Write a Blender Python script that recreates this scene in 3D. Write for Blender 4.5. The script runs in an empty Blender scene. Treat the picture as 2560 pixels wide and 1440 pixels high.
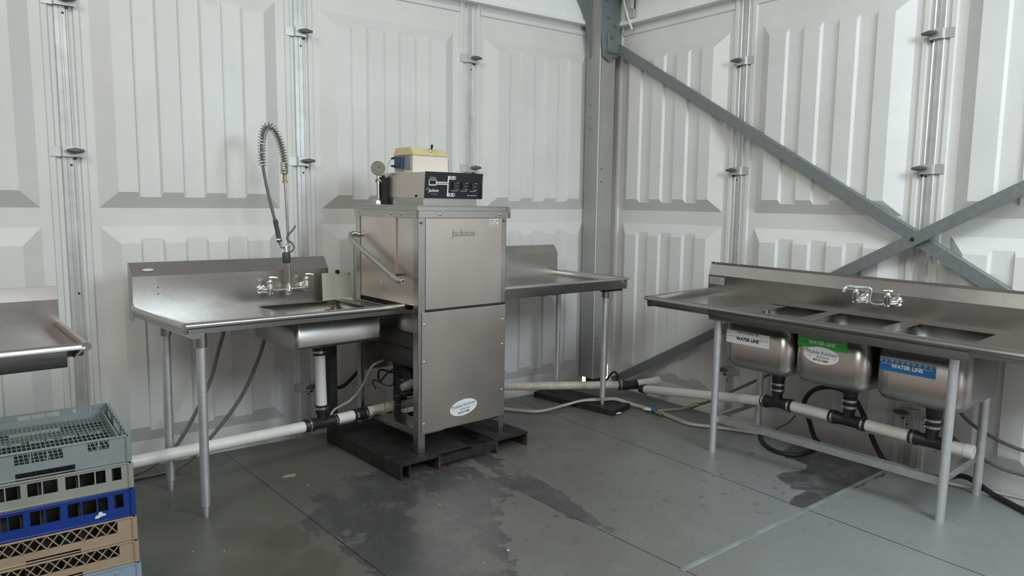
import bpy, bmesh, math, random
from mathutils import Vector, Matrix
random.seed(7)
R = math.radians
C = bpy.context.scene.collection
sc = bpy.context.scene

# ------------------------------------------------------------------ camera
cam_d = bpy.data.cameras.new('camera'); cam = bpy.data.objects.new('camera', cam_d); C.objects.link(cam)
CAM = Vector((-4.0226, -4.2135, 1.4380)); YAW, PIT, ROL = 0.6387, 0.1179, 0.0112
fw = Vector((math.sin(YAW)*math.cos(PIT), math.cos(YAW)*math.cos(PIT), -math.sin(PIT)))
r0 = Vector((math.cos(YAW), -math.sin(YAW), 0)); u0 = r0.cross(fw)
rr = r0*math.cos(ROL)+u0*math.sin(ROL); uu = -r0*math.sin(ROL)+u0*math.cos(ROL)
cam.matrix_world = Matrix(((rr.x, uu.x, -fw.x, CAM.x), (rr.y, uu.y, -fw.y, CAM.y), (rr.z, uu.z, -fw.z, CAM.z), (0, 0, 0, 1)))
cam_d.sensor_width = 36; cam_d.lens = 1825.66/2560*36; cam_d.clip_start = .05
sc.camera = cam

# ------------------------------------------------------------------ daylight, added fill and exposure
w = bpy.data.worlds.new('daylight'); sc.world = w; w.use_nodes = True
nt = w.node_tree; nt.nodes.clear()
wo = nt.nodes.new('ShaderNodeOutputWorld'); bg = nt.nodes.new('ShaderNodeBackground')
tc = nt.nodes.new('ShaderNodeTexCoord'); sp = nt.nodes.new('ShaderNodeSeparateXYZ')
nt.links.new(tc.outputs['Generated'], sp.inputs[0])
cr = nt.nodes.new('ShaderNodeValToRGB'); mr = nt.nodes.new('ShaderNodeMapRange')
mr.inputs[1].default_value = -1; mr.inputs[2].default_value = 1
nt.links.new(sp.outputs['Z'], mr.inputs[0]); nt.links.new(mr.outputs[0], cr.inputs[0])
e = cr.color_ramp.elements
e[0].position = 0.0; e[0].color = (.14, .105, .105, 1)
e[1].position = 1.0; e[1].color = (.48, .48, .48, 1)
for pos, c in ((.46, (.24, .175, .165)), (.50, (.92, .72, .66)), (.56, (.92, .73, .68)), (.66, (.40, .37, .38))):
    q = cr.color_ramp.elements.new(pos); q.color = (*c, 1)
nt.links.new(cr.outputs[0], bg.inputs['Color']); bg.inputs['Strength'].default_value = .68
nt.links.new(bg.outputs[0], wo.inputs['Surface'])
def area(name, loc, target, sx, sy, power, col):
    d = bpy.data.lights.new(name, 'AREA'); d.shape = 'RECTANGLE'; d.size = sx; d.size_y = sy; d.energy = power; d.color = col
    o = bpy.data.objects.new(name, d); C.objects.link(o); o.location = loc
    o.rotation_euler = (Vector(target)-Vector(loc)).to_track_quat('-Z', 'Y').to_euler()
    return o
area('roof_daylight', (-6.0, -3.4, 4.4), (-1.8, -.4, .9), 1.8, 1.8, 106, (.90, 1.0, .88))
area('doorway_daylight', (-2.5, -6.6, 1.9), (-2.6, -1.0, .8), 1.3, 2.0, 14, (.84, .95, 1.0))
area('overhead_fill', (-3.2, -4.4, 4.6), (-.4, -1.8, .6), 2.0, 2.0, 72, (.95, .97, .96))  # added broad fill, kept high so the steel does not mirror it
area('side_opening_daylight', (-1.3, -5.0, 2.7), (-1.3, -2.5, .0), 1.2, 1.2, 112, (.78, .92, 1.0))
area('outside_daylight', (.9, .9, 1.6), (.5, .55, -.2), .8, .8, 60, (1, 1, 1))
sc.view_settings.view_transform = 'Standard'; sc.view_settings.look = 'None'; sc.view_settings.gamma = 1
sc.view_settings.use_curve_mapping = False; sc.view_settings.exposure = -0.28

# ------------------------------------------------------------------ materials
class NT:
    def __init__(s, name):
        s.m = bpy.data.materials.new(name); s.m.use_nodes = True; s.t = s.m.node_tree
        s.b = s.t.nodes['Principled BSDF']; s.co = s.n('ShaderNodeTexCoord').outputs['Object']
    def n(s, k): return s.t.nodes.new(k)
    def link(s, a, b): s.t.links.new(a, b)
    def setv(s, sock, v):
        if isinstance(v, bpy.types.NodeSocket): s.link(v, sock)
        else: sock.default_value = v
    def math(s, op, a, b=0.0, clamp=False):
        x = s.n('ShaderNodeMath'); x.operation = op; x.use_clamp = clamp; s.setv(x.inputs[0], a); s.setv(x.inputs[1], b); return x.outputs[0]
    def noise(s, scale, detail=3, rough=.55, vec=None, stretch=None):
        x = s.n('ShaderNodeTexNoise'); x.inputs['Scale'].default_value = scale; x.inputs['Detail'].default_value = detail; x.inputs['Roughness'].default_value = rough
        v = vec or s.co
        if stretch:
            mp = s.n('ShaderNodeMapping'); mp.inputs['Scale'].default_value = stretch; s.link(v, mp.inputs[0]); v = mp.outputs[0]
        s.link(v, x.inputs['Vector']); return x.outputs['Fac']
    def rng(s, v, a, b, c, d):
        x = s.n('ShaderNodeMapRange'); s.setv(x.inputs[0], v)
        for i, q in enumerate((a, b, c, d)): x.inputs[i+1].default_value = q
        return x.outputs[0]
    def mix(s, f, a, b):
        x = s.n('ShaderNodeMix'); x.data_type = 'RGBA'; s.setv(x.inputs[0], f)
        for i, q in ((6, a), (7, b)):
            if isinstance(q, tuple): x.inputs[i].default_value = (*q[:3], 1)
            else: s.link(q, x.inputs[i])
        return x.outputs[2]
    def bump(s, h, st, dist=.002):
        x = s.n('ShaderNodeBump'); x.inputs['Strength'].default_value = st; x.inputs['Distance'].default_value = dist
        s.link(h, x.inputs['Height']); s.link(x.outputs[0], s.b.inputs['Normal'])
    def base(s, c, rough=.5, metal=0.0):
        s.setv(s.b.inputs['Base Color'], (*c, 1) if isinstance(c, tuple) else c); s.setv(s.b.inputs['Roughness'], rough); s.setv(s.b.inputs['Metallic'], metal)
MT = {}
def plain(name, c, rough=.5, metal=0.0, var=.12, scale=14, bump=0):
    t = NT(name); f = t.noise(scale, 4)
    t.base(t.mix(t.rng(f, .3, .7, 0, 1), tuple(x*(1-var) for x in c), tuple(min(1, x*(1+var)) for x in c)), rough, metal)
    if bump: t.bump(t.noise(scale*12, 2), bump, .001)
    MT[name] = t.m; return t.m
def steel(name, c, r0, r1, stretch, scale=6, smudge=.25):
    t = NT(name)
    g = t.noise(scale*9, 3, .6, None, stretch); f = t.noise(2.4, 4, .6)
    k = t.math('ADD', t.math('MULTIPLY', g, .45), t.math('MULTIPLY', f, .55))
    t.base(t.mix(t.rng(k, .35, .65, 0, 1), tuple(x*(1-smudge*.4) for x in c), c), t.rng(f, .3, .7, r1, r0), 1.0)
    t.bump(g, .018, .001); MT[name] = t.m; return t.m
steel('brushed_steel', (.53, .515, .49), .22, .32, (.06, .06, 1))
steel('horizontal_steel', (.53, .515, .49), .20, .30, (.05, 1, 1))
steel('worktop_steel', (.37, .37, .345), .20, .34, (.04, 1, 1))
steel('basin_steel', (.47, .45, .425), .24, .36, (1, 1, 1))
steel('hood_steel', (.72, .645, .595), .26, .42, (.3, .3, .12), 3, .18)
plain('tube_steel', (.66, .67, .69), .40, .75, .08, 30)
plain('chrome', (.86, .86, .87), .07, 1.0, .03)
plain('galvanized', (.225, .25, .25), .52, .5, .10, 45, .06)
plain('galvanized_angle', (.48, .50, .50), .42, .85, .12, 40)
plain('aluminium', (.56, .57, .56), .45, .55, .10, 12)
plain('post_paint', (.40, .395, .375), .5, .25, .06, 6)
plain('pvc_white', (.74, .735, .69), .36, 0, .06, 12)
plain('pvc_aged', (.58, .52, .43), .42, 0, .16, 18)
plain('rubber_black', (.018, .018, .020), .45, 0, .3, 40, .1)
plain('cable_black', (.014, .014, .014), .5, 0, .2)
plain('hose_grey', (.16, .16, .15), .45, .2, .15, 40)
plain('hose_braid', (.42, .40, .36), .42, .3, .15, 160, .4)
plain('brass', (.45, .36, .20), .35, .9, .15, 30)
plain('clamp_steel', (.55, .55, .53), .28, 1.0, .1, 40)
plain('black_steel', (.022, .020, .020), .6, .2, .5, 20, .2)
plain('rusty_steel', (.065, .036, .026), .75, .2, .5, 26, .3)
plain('black_plastic', (.010, .011, .014), .28, 0, .1)
plain('grey_rubber', (.050, .062, .068), .5, 0, .1)
plain('dark_knob', (.13, .13, .13), .5, .4, .1)
plain('white_print', (.70, .70, .70), .5, 0, .02)
plain('black_print', (.012, .012, .013), .5, 0, .02)
plain('navy_print', (.02, .04, .16), .5, 0, .02)
plain('red_print', (.32, .03, .025), .5, 0, .02)
plain('white_sticker', (.78, .78, .78), .4, 0, .02)
plain('pale_sticker', (.62, .63, .61), .4, 0, .03)
plain('green_sticker', (.035, .36, .045), .42, 0, .05)
plain('green_grey_sticker', (.22, .30, .22), .42, .3, .1)
plain('blue_sticker', (.015, .13, .36), .42, 0, .05)
plain('blue_grey_sticker', (.25, .32, .36), .42, .3, .1)
plain('embossed', (.36, .33, .30), .45, .8, .1, 40)
plain('gauge_dial', (.22, .20, .16), .4, 0, .1)
plain('engraved', (.20, .17, .16), .5, .7, .2, 50)
plain('yellow_lid', (.60, .52, .28), .55, 0, .07, 30)
plain('cream_case', (.72, .64, .56), .5, 0, .04, 10)
plain('grey_plastic', (.25, .26, .26), .5, 0, .06)
plain('blue_plastic', (.03, .055, .13), .4, 0, .2)
plain('motor_navy', (.006, .009, .018), .45, 0, .2)
plain('bright_sheet', (.66, .66, .57), .38, .45, .05, 8)
plain('tank_metal', (.10, .09, .085), .55, .7, .2, 8)
plain('rack_grey', (.225, .265, .275), .5, 0, .08, 8)
plain('rack_sage', (.27, .285, .25), .55, 0, .08, 8)
plain('rack_blue', (.006, .035, .235), .4, 0, .1, 8)
plain('rack_tan', (.36, .265, .185), .55, 0, .08, 8)
plain('rack_pale_blue', (.26, .34, .42), .5, 0, .08, 8)
plain('rack_inner_shade', (.035, .036, .034), .8, 0, .3, 40)  # near-black rack insides: shade within the stack painted as colour
plain('wire', (.32, .30, .26), .35, .9, .1)
plain('outer_fabric', (.80, .81, .79), .6, 0, .04, 5)
plain('crumb', (.75, .73, .68), .7, 0, .05)
plain('maroon', (.045, .012, .012), .6, 0, .2)

t = NT('white_panel'); f = t.noise(2.2, 3); g = t.noise(110, 2)
t.base(t.mix(t.rng(f, .35, .65, 0, 1), (.665, .665, .645), (.715, .715, .695)), .42); t.bump(g, .10, .001); MT['white_panel'] = t.m

# floor: grey anti-slip boards with joints, wet patches, dirt and painted light falloff
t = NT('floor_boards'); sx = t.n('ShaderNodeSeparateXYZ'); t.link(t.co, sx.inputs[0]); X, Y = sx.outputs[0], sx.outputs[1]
warp = t.noise(3.1, 5, .62); warp2 = t.noise(9, 4, .6)
def blob(cx, cy, rx, ry, th=0):
    c, s_ = math.cos(R(th)), math.sin(R(th))
    dx = t.math('SUBTRACT', X, cx); dy = t.math('SUBTRACT', Y, cy)
    a = t.math('ADD', t.math('MULTIPLY', dx, c/rx), t.math('MULTIPLY', dy, s_/rx))
    b = t.math('ADD', t.math('MULTIPLY', dx, -s_/ry), t.math('MULTIPLY', dy, c/ry))
    return t.math('SUBTRACT', 1.0, t.math('SQRT', t.math('ADD', t.math('MULTIPLY', a, a), t.math('MULTIPLY', b, b))))
def union(L):
    v = L[0]
    for q in L[1:]: v = t.math('MAXIMUM', v, q)
    return v
wet = union([blob(-2.42, -1.22, .50, .42), blob(-2.52, -1.66, .34, .36), blob(-2.62, -1.98, .22, .34), blob(-2.10, -1.20, .26, .34), blob(-1.80, -1.34, .085, .62, -4),
             blob(-.30, -2.22, .44, .19), blob(-.16, -2.05, .24, .22), blob(-.62, -2.32, .28, .07)])
wetn = t.math('ADD', wet, t.math('MULTIPLY', t.math('SUBTRACT', warp, .5), 1.5))
wetn = t.math('ADD', wetn, t.math('MULTIPLY', t.math('SUBTRACT', warp2, .5), .55))
holes = t.rng(t.noise(4.3, 5, .62, None, (1, .75, 1)), .545, .57, 0, 1)
wm = t.rng(wetn, .02, .07, 0, 1)
wm = t.math('MULTIPLY', wm, t.rng(wet, -.35, -.15, 0, 1)); wm = t.math('MULTIPLY', wm, t.math('SUBTRACT', 1.0, t.math('MULTIPLY', holes, t.rng(X, -1.3, -1.1, .8, 0))))
spots = union([blob(-3.02, -1.28, .10, .13), blob(-3.06, -1.62, .16, .09), blob(-2.97, -1.52, .07, .12), blob(-3.22, -1.80, .14, .06)])
sn = t.rng(t.math('ADD', spots, t.math('MULTIPLY', t.math('SUBTRACT', warp2, .5), 1.3)), 0, .12, 0, .55)
specks = t.rng(t.noise(19, 5, .75, None, (1, .7, 1)), .585, .66, 0, .85)
specks = t.math('MULTIPLY', specks, t.rng(union([blob(-2.3, -1.5, .9, .9), blob(-.9, -1.6, .9, 1.0)]), 0, .3, .25, 1))
base = t.mix(t.rng(t.noise(1.1, 4, .6), .35, .65, 0, 1), (.120, .112, .098), (.150, .143, .128))
base = t.mix(t.rng(t.noise(6, 5, .65), .5, .75, 0, .3), base, (.20, .20, .19))
diag = t.math('SUBTRACT', X, Y); base = t.mix(t.math('MULTIPLY', t.rng(diag, .1, 1.5, 0, 1), t.rng(t.noise(2.3, 4), .3, .6, .8, 1)), base, (.235, .245, .245))  # brighter side light painted into the boards toward the right front
olive = t.rng(X, -3.3, -2.2, 1.0, .15); base = t.mix(t.math('MULTIPLY', olive, t.rng(t.noise(1.7, 3), .35, .7, .3, 1)), base, (.060, .060, .042))  # olive dirt, also darkened leftward to paint in the light falloff
col = t.mix(t.math('MULTIPLY', wm, t.rng(t.noise(7, 5, .7), .30, .52, .45, 1)), base, (.066, .066, .068)); col = t.mix(sn, col, (.07, .068, .05)); col = t.mix(specks, col, (.055, .048, .04))
def line(u, v, a, b, wd):   # |u-(a+b*v)| < wd
    d = t.math('ABSOLUTE', t.math('SUBTRACT', u, t.math('ADD', a, t.math('MULTIPLY', v, b))))
    return t.rng(d, wd*.6, wd, 1, 0)
seams = union([line(X, Y, -.905, .0, .0035), line(X, Y, -1.970, -.055, .0032), line(X, Y, -2.935, -.066, .003), line(X, Y, -4.0, -.05, .003),
               line(X, Y, -5.0, 0, .003)])
back_seam = t.math('MULTIPLY', line(Y, X, .35, .18, .0025), t.rng(X, -2.93, -2.90, 1, 0))
seams = t.math('MAXIMUM', seams, back_seam)
grit = t.rng(t.noise(70, 2, .5), .74, .78, 0, .5); col = t.mix(grit, col, (.34, .34, .32)); brown = t.math('MULTIPLY', t.rng(t.noise(11, 4, .7), .62, .70, 0, .7), t.rng(union([blob(-.62, -2.12, .14, .10), blob(-2.3, -1.6, .5, .6), blob(-1.35, -2.95, .2, .1), blob(-.35, -2.75, .25, .2)]), 0, .4, 0, 1)); col = t.mix(brown, col, (.10, .082, .062))
col = t.mix(seams, col, (.012, .012, .011))
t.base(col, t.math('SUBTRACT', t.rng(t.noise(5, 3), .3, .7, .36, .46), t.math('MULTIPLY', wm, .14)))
dots = t.noise(190, 1); t.bump(t.math('SUBTRACT', dots, t.math('MULTIPLY', seams, 3)), .22, .0012)
t.b.inputs['Specular IOR Level'].default_value = .85
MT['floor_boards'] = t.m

# ------------------------------------------------------------------ mesh helpers
class MB:
    def __init__(s, M=None): s.v = []; s.f = []; s.M = M or Matrix.Identity(4)
    def add(s, vs, fs):
        o = len(s.v); s.v += [tuple(s.M @ Vector(p)) for p in vs]; s.f += [tuple(o+i for i in q) for q in fs]; return s
    def box(s, x0, x1, y0, y1, z0, z1):
        return s.add([(x0, y0, z0), (x1, y0, z0), (x1, y1, z0), (x0, y1, z0), (x0, y0, z1), (x1, y0, z1), (x1, y1, z1), (x0, y1, z1)],
                     [(0, 3, 2, 1), (4, 5, 6, 7), (0, 1, 5, 4), (1, 2, 6, 5), (2, 3, 7, 6), (3, 0, 4, 7)])
    def prism(s, poly, axis, a, b):
        def P(p, h): return {'x': (h, p[0], p[1]), 'y': (p[0], h, p[1]), 'z': (p[0], p[1], h)}[axis]
        n = len(poly)
        return s.add([P(p, a) for p in poly]+[P(p, b) for p in poly],
                     [tuple(range(n))[::-1], tuple(range(n, 2*n))]+[(i, (i+1) % n, n+(i+1) % n, n+i) for i in range(n)])
    def tube(s, pts, r, seg=12, cap=True, ell=1.0, closed=False):
        pts = [Vector(p) for p in pts]; n = len(pts); rad = r if isinstance(r, (list, tuple)) else [r]*n
        vs = []; fs = []; nrm = None
        for i, p in enumerate(pts):
            if closed: tg = pts[(i+1) % n]-pts[i-1]
            else: tg = (pts[min(i+1, n-1)]-pts[max(i-1, 0)])
            tg.normalize()
            if nrm is None:
                up = Vector((0, 0, 1)) if abs(tg.z) < .9 else Vector((1, 0, 0)); nrm = tg.cross(up).normalized()
            else:
                nrm = (nrm-tg*nrm.dot(tg)); nrm.normalize()
            bn = tg.cross(nrm)
            for k in range(seg):
                a = 2*math.pi*k/seg; vs.append(tuple(p+(nrm*math.cos(a)+bn*math.sin(a)*ell)*rad[i]))
        for i in range(n if closed else n-1):
            j = (i+1) % n
            for k in range(seg): fs.append((i*seg+k, i*seg+(k+1) % seg, j*seg+(k+1) % seg, j*seg+k))
        if cap and not closed: fs += [tuple(range(seg))[::-1], tuple(range((n-1)*seg, n*seg))]
        return s.add(vs, fs)
    def lathe(s, prof, o, ax=(0, 0, 1), seg=20):
        ax = Vector(ax).normalized(); o = Vector(o); n1 = ax.orthogonal().normalized(); n2 = ax.cross(n1); k = len(prof)
        vs = [tuple(o+ax*h+(n1*math.cos(2*math.pi*i/seg)+n2*math.sin(2*math.pi*i/seg))*max(r, 1e-4)) for r, h in prof for i in range(seg)]
        fs = [(j*seg+i, j*seg+(i+1) % seg, (j+1)*seg+(i+1) % seg, (j+1)*seg+i) for j in range(k-1) for i in range(seg)]
        return s.add(vs, fs+[tuple(range(seg))[::-1], tuple(range((k-1)*seg, k*seg))])
    def ball(s, c, r, seg=10):
        c = Vector(c); P = [(r*math.sin(math.pi*i/8), -r*math.cos(math.pi*i/8)) for i in range(9)]
        return s.lathe([(max(a, 1e-4), b) for a, b in P], c, (0, 0, 1), seg)
    def plate(s, L, H, th, holes, org=(0, 0, 0), ex=(1, 0, 0), ez=(0, 0, 1)):
        """flat plate L x H with rectangular holes (a,b,c,d), thickness along ex x ez"""
        ex = Vector(ex); ez = Vector(ez); ey = ex.cross(ez); org = Vector(org)
        xs = sorted({0, L, *[q for h in holes for q in h[:2]]}); zs = sorted({0, H, *[q for h in holes for q in h[2:]]})
        def solid(i, j):
            if i < 0 or j < 0 or i >= len(xs)-1 or j >= len(zs)-1: return False
            cx = (xs[i]+xs[i+1])/2; cz = (zs[j]+zs[j+1])/2
            return not any(a < cx < b and c < cz < d for a, b, c, d in holes)
        for i in range(len(xs)-1):
            for j in range(len(zs)-1):
                if not solid(i, j): continue
                a, b, c, d = xs[i], xs[i+1], zs[j], zs[j+1]
                P = lambda x, z, y: tuple(org+ex*x+ez*z+ey*y)
                vs = [P(a, c, 0), P(b, c, 0), P(b, d, 0), P(a, d, 0), P(a, c, th), P(b, c, th), P(b, d, th), P(a, d, th)]
                fs = [(0, 1, 2, 3), (7, 6, 5, 4)]
                if not solid(i, j-1): fs.append((0, 4, 5, 1))
                if not solid(i, j+1): fs.append((3, 2, 6, 7))
                if not solid(i-1, j): fs.append((0, 3, 7, 4))
                if not solid(i+1, j): fs.append((1, 5, 6, 2))
                s.add(vs, fs)
        return s
    def build(s, name, mat, parent=None, smooth=35, bevel=0, seg=2, off=None, fix=True):
        me = bpy.data.meshes.new(name); O = OFF.get(root_of(parent).name) if parent else None
        vs = s.v if O is None else [tuple(Vector(p)-O) for p in s.v]
        me.from_pydata(vs, [], s.f); me.update()
        if fix:
            bm = bmesh.new(); bm.from_mesh(me); bmesh.ops.recalc_face_normals(bm, faces=bm.faces); bm.to_mesh(me); bm.free()
        me.materials.append(MT[mat] if isinstance(mat, str) else mat)
        if smooth:
            me.polygons.foreach_set('use_smooth', [True]*len(me.polygons)); me.set_sharp_from_angle(angle=R(smooth))
        o = bpy.data.objects.new(name, me); C.objects.link(o)
        if parent: o.parent = parent
        if bevel:
            m = o.modifiers.new('bevel', 'BEVEL'); m.width = bevel; m.segments = seg; m.limit_method = 'ANGLE'; m.angle_limit = R(40)
        return o
OFF = {}
def root_of(o):
    while o.parent: o = o.parent
    return o
def tag(o, label, cat, group=None, kind=None):
    if label: o['label'] = label
    if cat: o['category'] = cat
    if group: o['group'] = group
    if kind: o['kind'] = kind
    return o
def struct(name, mb, mat, **k): o = mb.build(name, mat, **k); o['kind'] = 'structure'; return o
def frame(o, th, ax=0, ay=0):
    u = Vector((math.cos(R(th))*math.cos(R(ax)), math.sin(R(th))*math.cos(R(ax)), math.sin(R(ax))))
    v = Vector((-math.sin(R(th)), math.cos(R(th)), math.tan(R(ay)))); v = (v-u*u.dot(v)).normalized(); n = u.cross(v)
    return Matrix(((u.x, v.x, n.x, o[0]), (u.y, v.y, n.y, o[1]), (u.z, v.z, n.z, o[2]), (0, 0, 0, 1)))
def thing(name, label, cat, F=None, base=(0, 0, 0), group=None):
    F = F or Matrix.Identity(4); o = bpy.data.objects.new(name, None); C.objects.link(o); o.empty_display_size = .1
    o.matrix_world = F @ Matrix.Translation(base); OFF[o.name] = Vector(base); return tag(o, label, cat, group)
def loc(F, p): return tuple(F.inverted() @ Vector(p))
def smooth_path(P, n=8):
    P = [Vector(p) for p in P]; out = []
    for i in range(len(P)-1):
        p0 = P[max(i-1, 0)]; p1 = P[i]; p2 = P[i+1]; p3 = P[min(i+2, len(P)-1)]
        for k in range(n):
            s = k/n; out.append(.5*((2*p1)+(-p0+p2)*s+(2*p0-5*p1+4*p2-p3)*s*s+(-p0+3*p1-3*p2+p3)*s**3))
    return out+[P[-1]]
def text(name, body, size, mat, parent, org, ex, ez, ext=.0006, shear=0, bold=0, align='LEFT', sx=1.0):
    cu = bpy.data.curves.new(name, 'FONT'); cu.body = body; cu.size = size; cu.extrude = ext; cu.shear = shear; cu.offset = bold; cu.align_x = align; cu.align_y = 'CENTER'
    cu.resolution_u = 3
    to = bpy.data.objects.new('tmp', cu); C.objects.link(to); dg = bpy.context.evaluated_depsgraph_get(); dg.update()
    me = bpy.data.meshes.new_from_object(to.evaluated_get(dg)); bpy.data.objects.remove(to)
    ex = Vector(ex).normalized(); ez = Vector(ez).normalized(); n = ex.cross(ez)
    O = OFF[root_of(parent).name]; org = Vector(org)-O
    me.transform(Matrix(((ex.x*sx, ez.x, n.x, org.x), (ex.y*sx, ez.y, n.y, org.y), (ex.z*sx, ez.z, n.z, org.z), (0, 0, 0, 1))))
    me.name = name; me.materials.clear(); me.materials.append(MT[mat]); o = bpy.data.objects.new(name, me); C.objects.link(o); o.parent = parent; return o
def decal(name, poly, mat, parent, org, ex, ez, th=.0006):
    ex = Vector(ex).normalized(); ez = Vector(ez).normalized(); n = ex.cross(ez); org = Vector(org)
    mb = MB(); k = len(poly); P = lambda p, h: tuple(org+ex*p[0]+ez*p[1]+n*h)
    mb.add([P(p, 0) for p in poly]+[P(p, th) for p in poly], [tuple(range(k))[::-1], tuple(range(k, 2*k))]+[(i, (i+1) % k, k+(i+1) % k, k+i) for i in range(k)])
    return mb.build(name, mat, parent, smooth=0)
def oval(a, b, n=36): return [(a*math.cos(2*math.pi*i/n), b*math.sin(2*math.pi*i/n)) for i in range(n)]
def rect(a, b, c, d): return [(a, c), (b, c), (b, d), (a, d)]

# ------------------------------------------------------------------ setting: floor and the two panel walls
YA, XB, PW = .2317, .2212, 1.2343
JA = [.113-PW*i for i in range(6)]; JB = [.148-PW*i for i in range(5)]
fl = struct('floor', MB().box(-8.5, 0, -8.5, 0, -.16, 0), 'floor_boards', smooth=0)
plain('outside_gravel', (.75, .75, .73), .8, 0, .1, 20)
gr = struct('floor_2', MB().box(-7, 3, -7, 3, -.30, -.20), 'outside_gravel', smooth=0)
strip = MB(); a = Vector((-.03, -2.343)); b = Vector((-1.85, -2.428)); d = (b-a).normalized(); n2 = Vector((-d.y, d.x))*.011
strip.add([(*(a+n2), .0005), (*(b+n2), .0005), (*(b-n2), .0005), (*(a-n2), .0005), (*(a+n2*.8), .003), (*(b+n2*.8), .003), (*(b-n2*.8), .003), (*(a-n2*.8), .003)],
          [(0, 1, 2, 3), (7, 6, 5, 4), (0, 4, 5, 1), (1, 5, 6, 2), (2, 6, 7, 3), (3, 7, 4, 0)])
plain('strip_metal', (.27, .31, .295), .42, .3, .25, 9)
struct('trim_1', strip, 'strip_metal', smooth=0)

def panel_mb(T, mirror, gap=None):
    """moulded wall panel; local x along the wall, y toward the room, z up"""
    m = MB(T); D, G = .060, .018
    z0, z1 = -.14, 2.812; a, b = .128, 1.098
    def XX(x): return PW-x if mirror else x
    def q(P):
        P = [(XX(x), y, z) for x, y, z in P]; m.add(P if not mirror else P[::-1], [tuple(range(len(P)))])
    fields = ((.072, 1.280, .165, 1.190), (1.380, 2.593, 1.466, 2.505))
    L, Rr = .012, PW-.012
    # frame
    q([(L, 0, z0), (a, 0, z0), (a, 0, z1), (L, 0, z1)]); q([(b, 0, z0), (gap or Rr, 0, z0), (gap or Rr, 0, z1), (b, 0, z1)])
    if gap: q([(gap, 0, -.008), (Rr, 0, -.008), (Rr, 0, z1), (gap, 0, z1)])
    zz = [z0]+[v for f_ in fields for v in f_[:2]]+[z1]
    for i in range(0, len(zz), 2): q([(a, 0, zz[i]), (b, 0, zz[i]), (b, 0, zz[i+1]), (a, 0, zz[i+1])])
    q([(L, -.05, z0), (L, 0, z0), (L, 0, z1), (L, -.05, z1)]); q([(Rr, 0, 0), (Rr, -.05, 0), (Rr, -.05, z1), (Rr, 0, z1)])
    for zo0, zo1, zi0, zi1 in fields:
        ia, ib = a+.088, b-.088
        prof = [(ia, D)]
        for ga, gb in ((.312, .436), (.540, .664), (.768, .892)):
            prof += [(ga, D), (ga+.008, D-G), (gb-.012, D-G), (gb, D)]
        prof.append((ib, D))
        zb = lambda d: zo0+(zi0-zo0)*d/D
        zt = lambda d: zo1+(zi1-zo1)*d/D
        for (xa, da), (xb, db) in zip(prof, prof[1:]):
            q([(xa, da, zb(da)), (xb, db, zb(db)), (xb, db, zt(db)), (xa, da, zt(da))])
        q([(a, 0, zo0), (b, 0, zo0)]+[(x, d, zb(d)) for x, d in prof[::-1]])
        q([(x, d, zt(d)) for x, d in prof]+[(b, 0, zo1), (a, 0, zo1)])
        q([(a, 0, zo0), (ia, D, zi0), (ia, D, zi1), (a, 0, zo1)]); q([(ib, D, zi0), (b, 0, zo0), (b, 0, zo1), (ib, D, zi1)])
    # raised bead round the edge
    def bead(x0, x1, za, zc, vert):
        xs = sorted((XX(x0), XX(x1)))
        if vert: m.prism([(xs[0], -.001), (xs[1], -.001), (xs[1]-.006, .012), (xs[0]+.006, .012)], 'z', za, zc)
        else: m.prism([(-.001, za), (-.001, zc), (.012, zc-.006), (.012, za+.006)], 'x', xs[0], xs[1])
    bead(.052, .088, z0, z1, True); bead(PW-.088, PW-.052, .0 if gap else z0, z1, True); bead(.088, PW-.088, 2.735, 2.775, False)
    return m
def wall(name, org, ex, ey, joints, mirror, jlist):
    root = bpy.data.objects.new(name, None); C.objects.link(root); root['kind'] = 'structure'; OFF[root.name] = Vector((0, 0, 0))
    ex = Vector(ex); ey = Vector(ey)
    for j in joints:
        o = Vector(org)+ex*j
        T = Matrix(((ex.x, ey.x, 0, o.x), (ex.y, ey.y, 0, o.y), (0, 0, 1, 0), (0, 0, 0, 1)))
        panel_mb(T, mirror, (1.140 if name == 'wall_left' else None) if j == joints[0] else None).build('wall_panel', 'white_panel', root, smooth=0, fix=False)
    for j in jlist:
        o = Vector(org)+ex*j
        T = Matrix(((ex.x, ey.x, 0, o.x), (ex.y, ey.y, 0, o.y), (0, 0, 1, 0), (0, 0, 0, 1)))
        m = MB(T)
        P = [(-.030, -.03), (-.030, .008), (-.026, .012), (-.009, .012), (-.008, .0100), (-.004, .0100), (-.003, .015), (.004, .015), (.006, .010), (.022, .010), (.026, .014), (.030, .014), (.030, -.03)]
        m.prism(P, 'z', -.14, 2.81); m.build('joint_profile', 'aluminium', root, smooth=0)
        m = MB(T)
        for z in (2.36, 1.60, .93, .20): m.lathe([(.006, 0), (.006, .0005)], (.012, .0100, z), (0, 1, 0), 12)
        m.build('bolt_hole', 'black_print', root)
    # fabric header above the panels and a backing sheet so no daylight leaks in between
    L0, L1 = jlist[-1]-.7, .35
    T = Matrix(((ex.x, ey.x, 0, org[0]), (ex.y, ey.y, 0, org[1]), (0, 0, 1, 0), (0, 0, 0, 1)))
    m = MB(T); m.box(min(joints), max(joints)+PW, -.04, .075, 2.805, 2.835); m.box(min(joints), max(joints)+PW, -.04, .055, 2.835, 3.6)
    m.build('header_board', 'outer_fabric', root, smooth=0)
    m = MB(T); m.box(min(joints), max(joints)+PW+(.19 if name == 'wall_left' else .08), -.06, -.05, .07, 3.6); m.build('backing_sheet', 'outer_fabric', root, smooth=0)
    return root
wall('wall_left', (0, YA, 0), (1, 0, 0), (0, -1, 0), [JA[1], JA[2], JA[3], JA[4], JA[5]], False, [JA[1], JA[2], JA[3], JA[4]])
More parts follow.
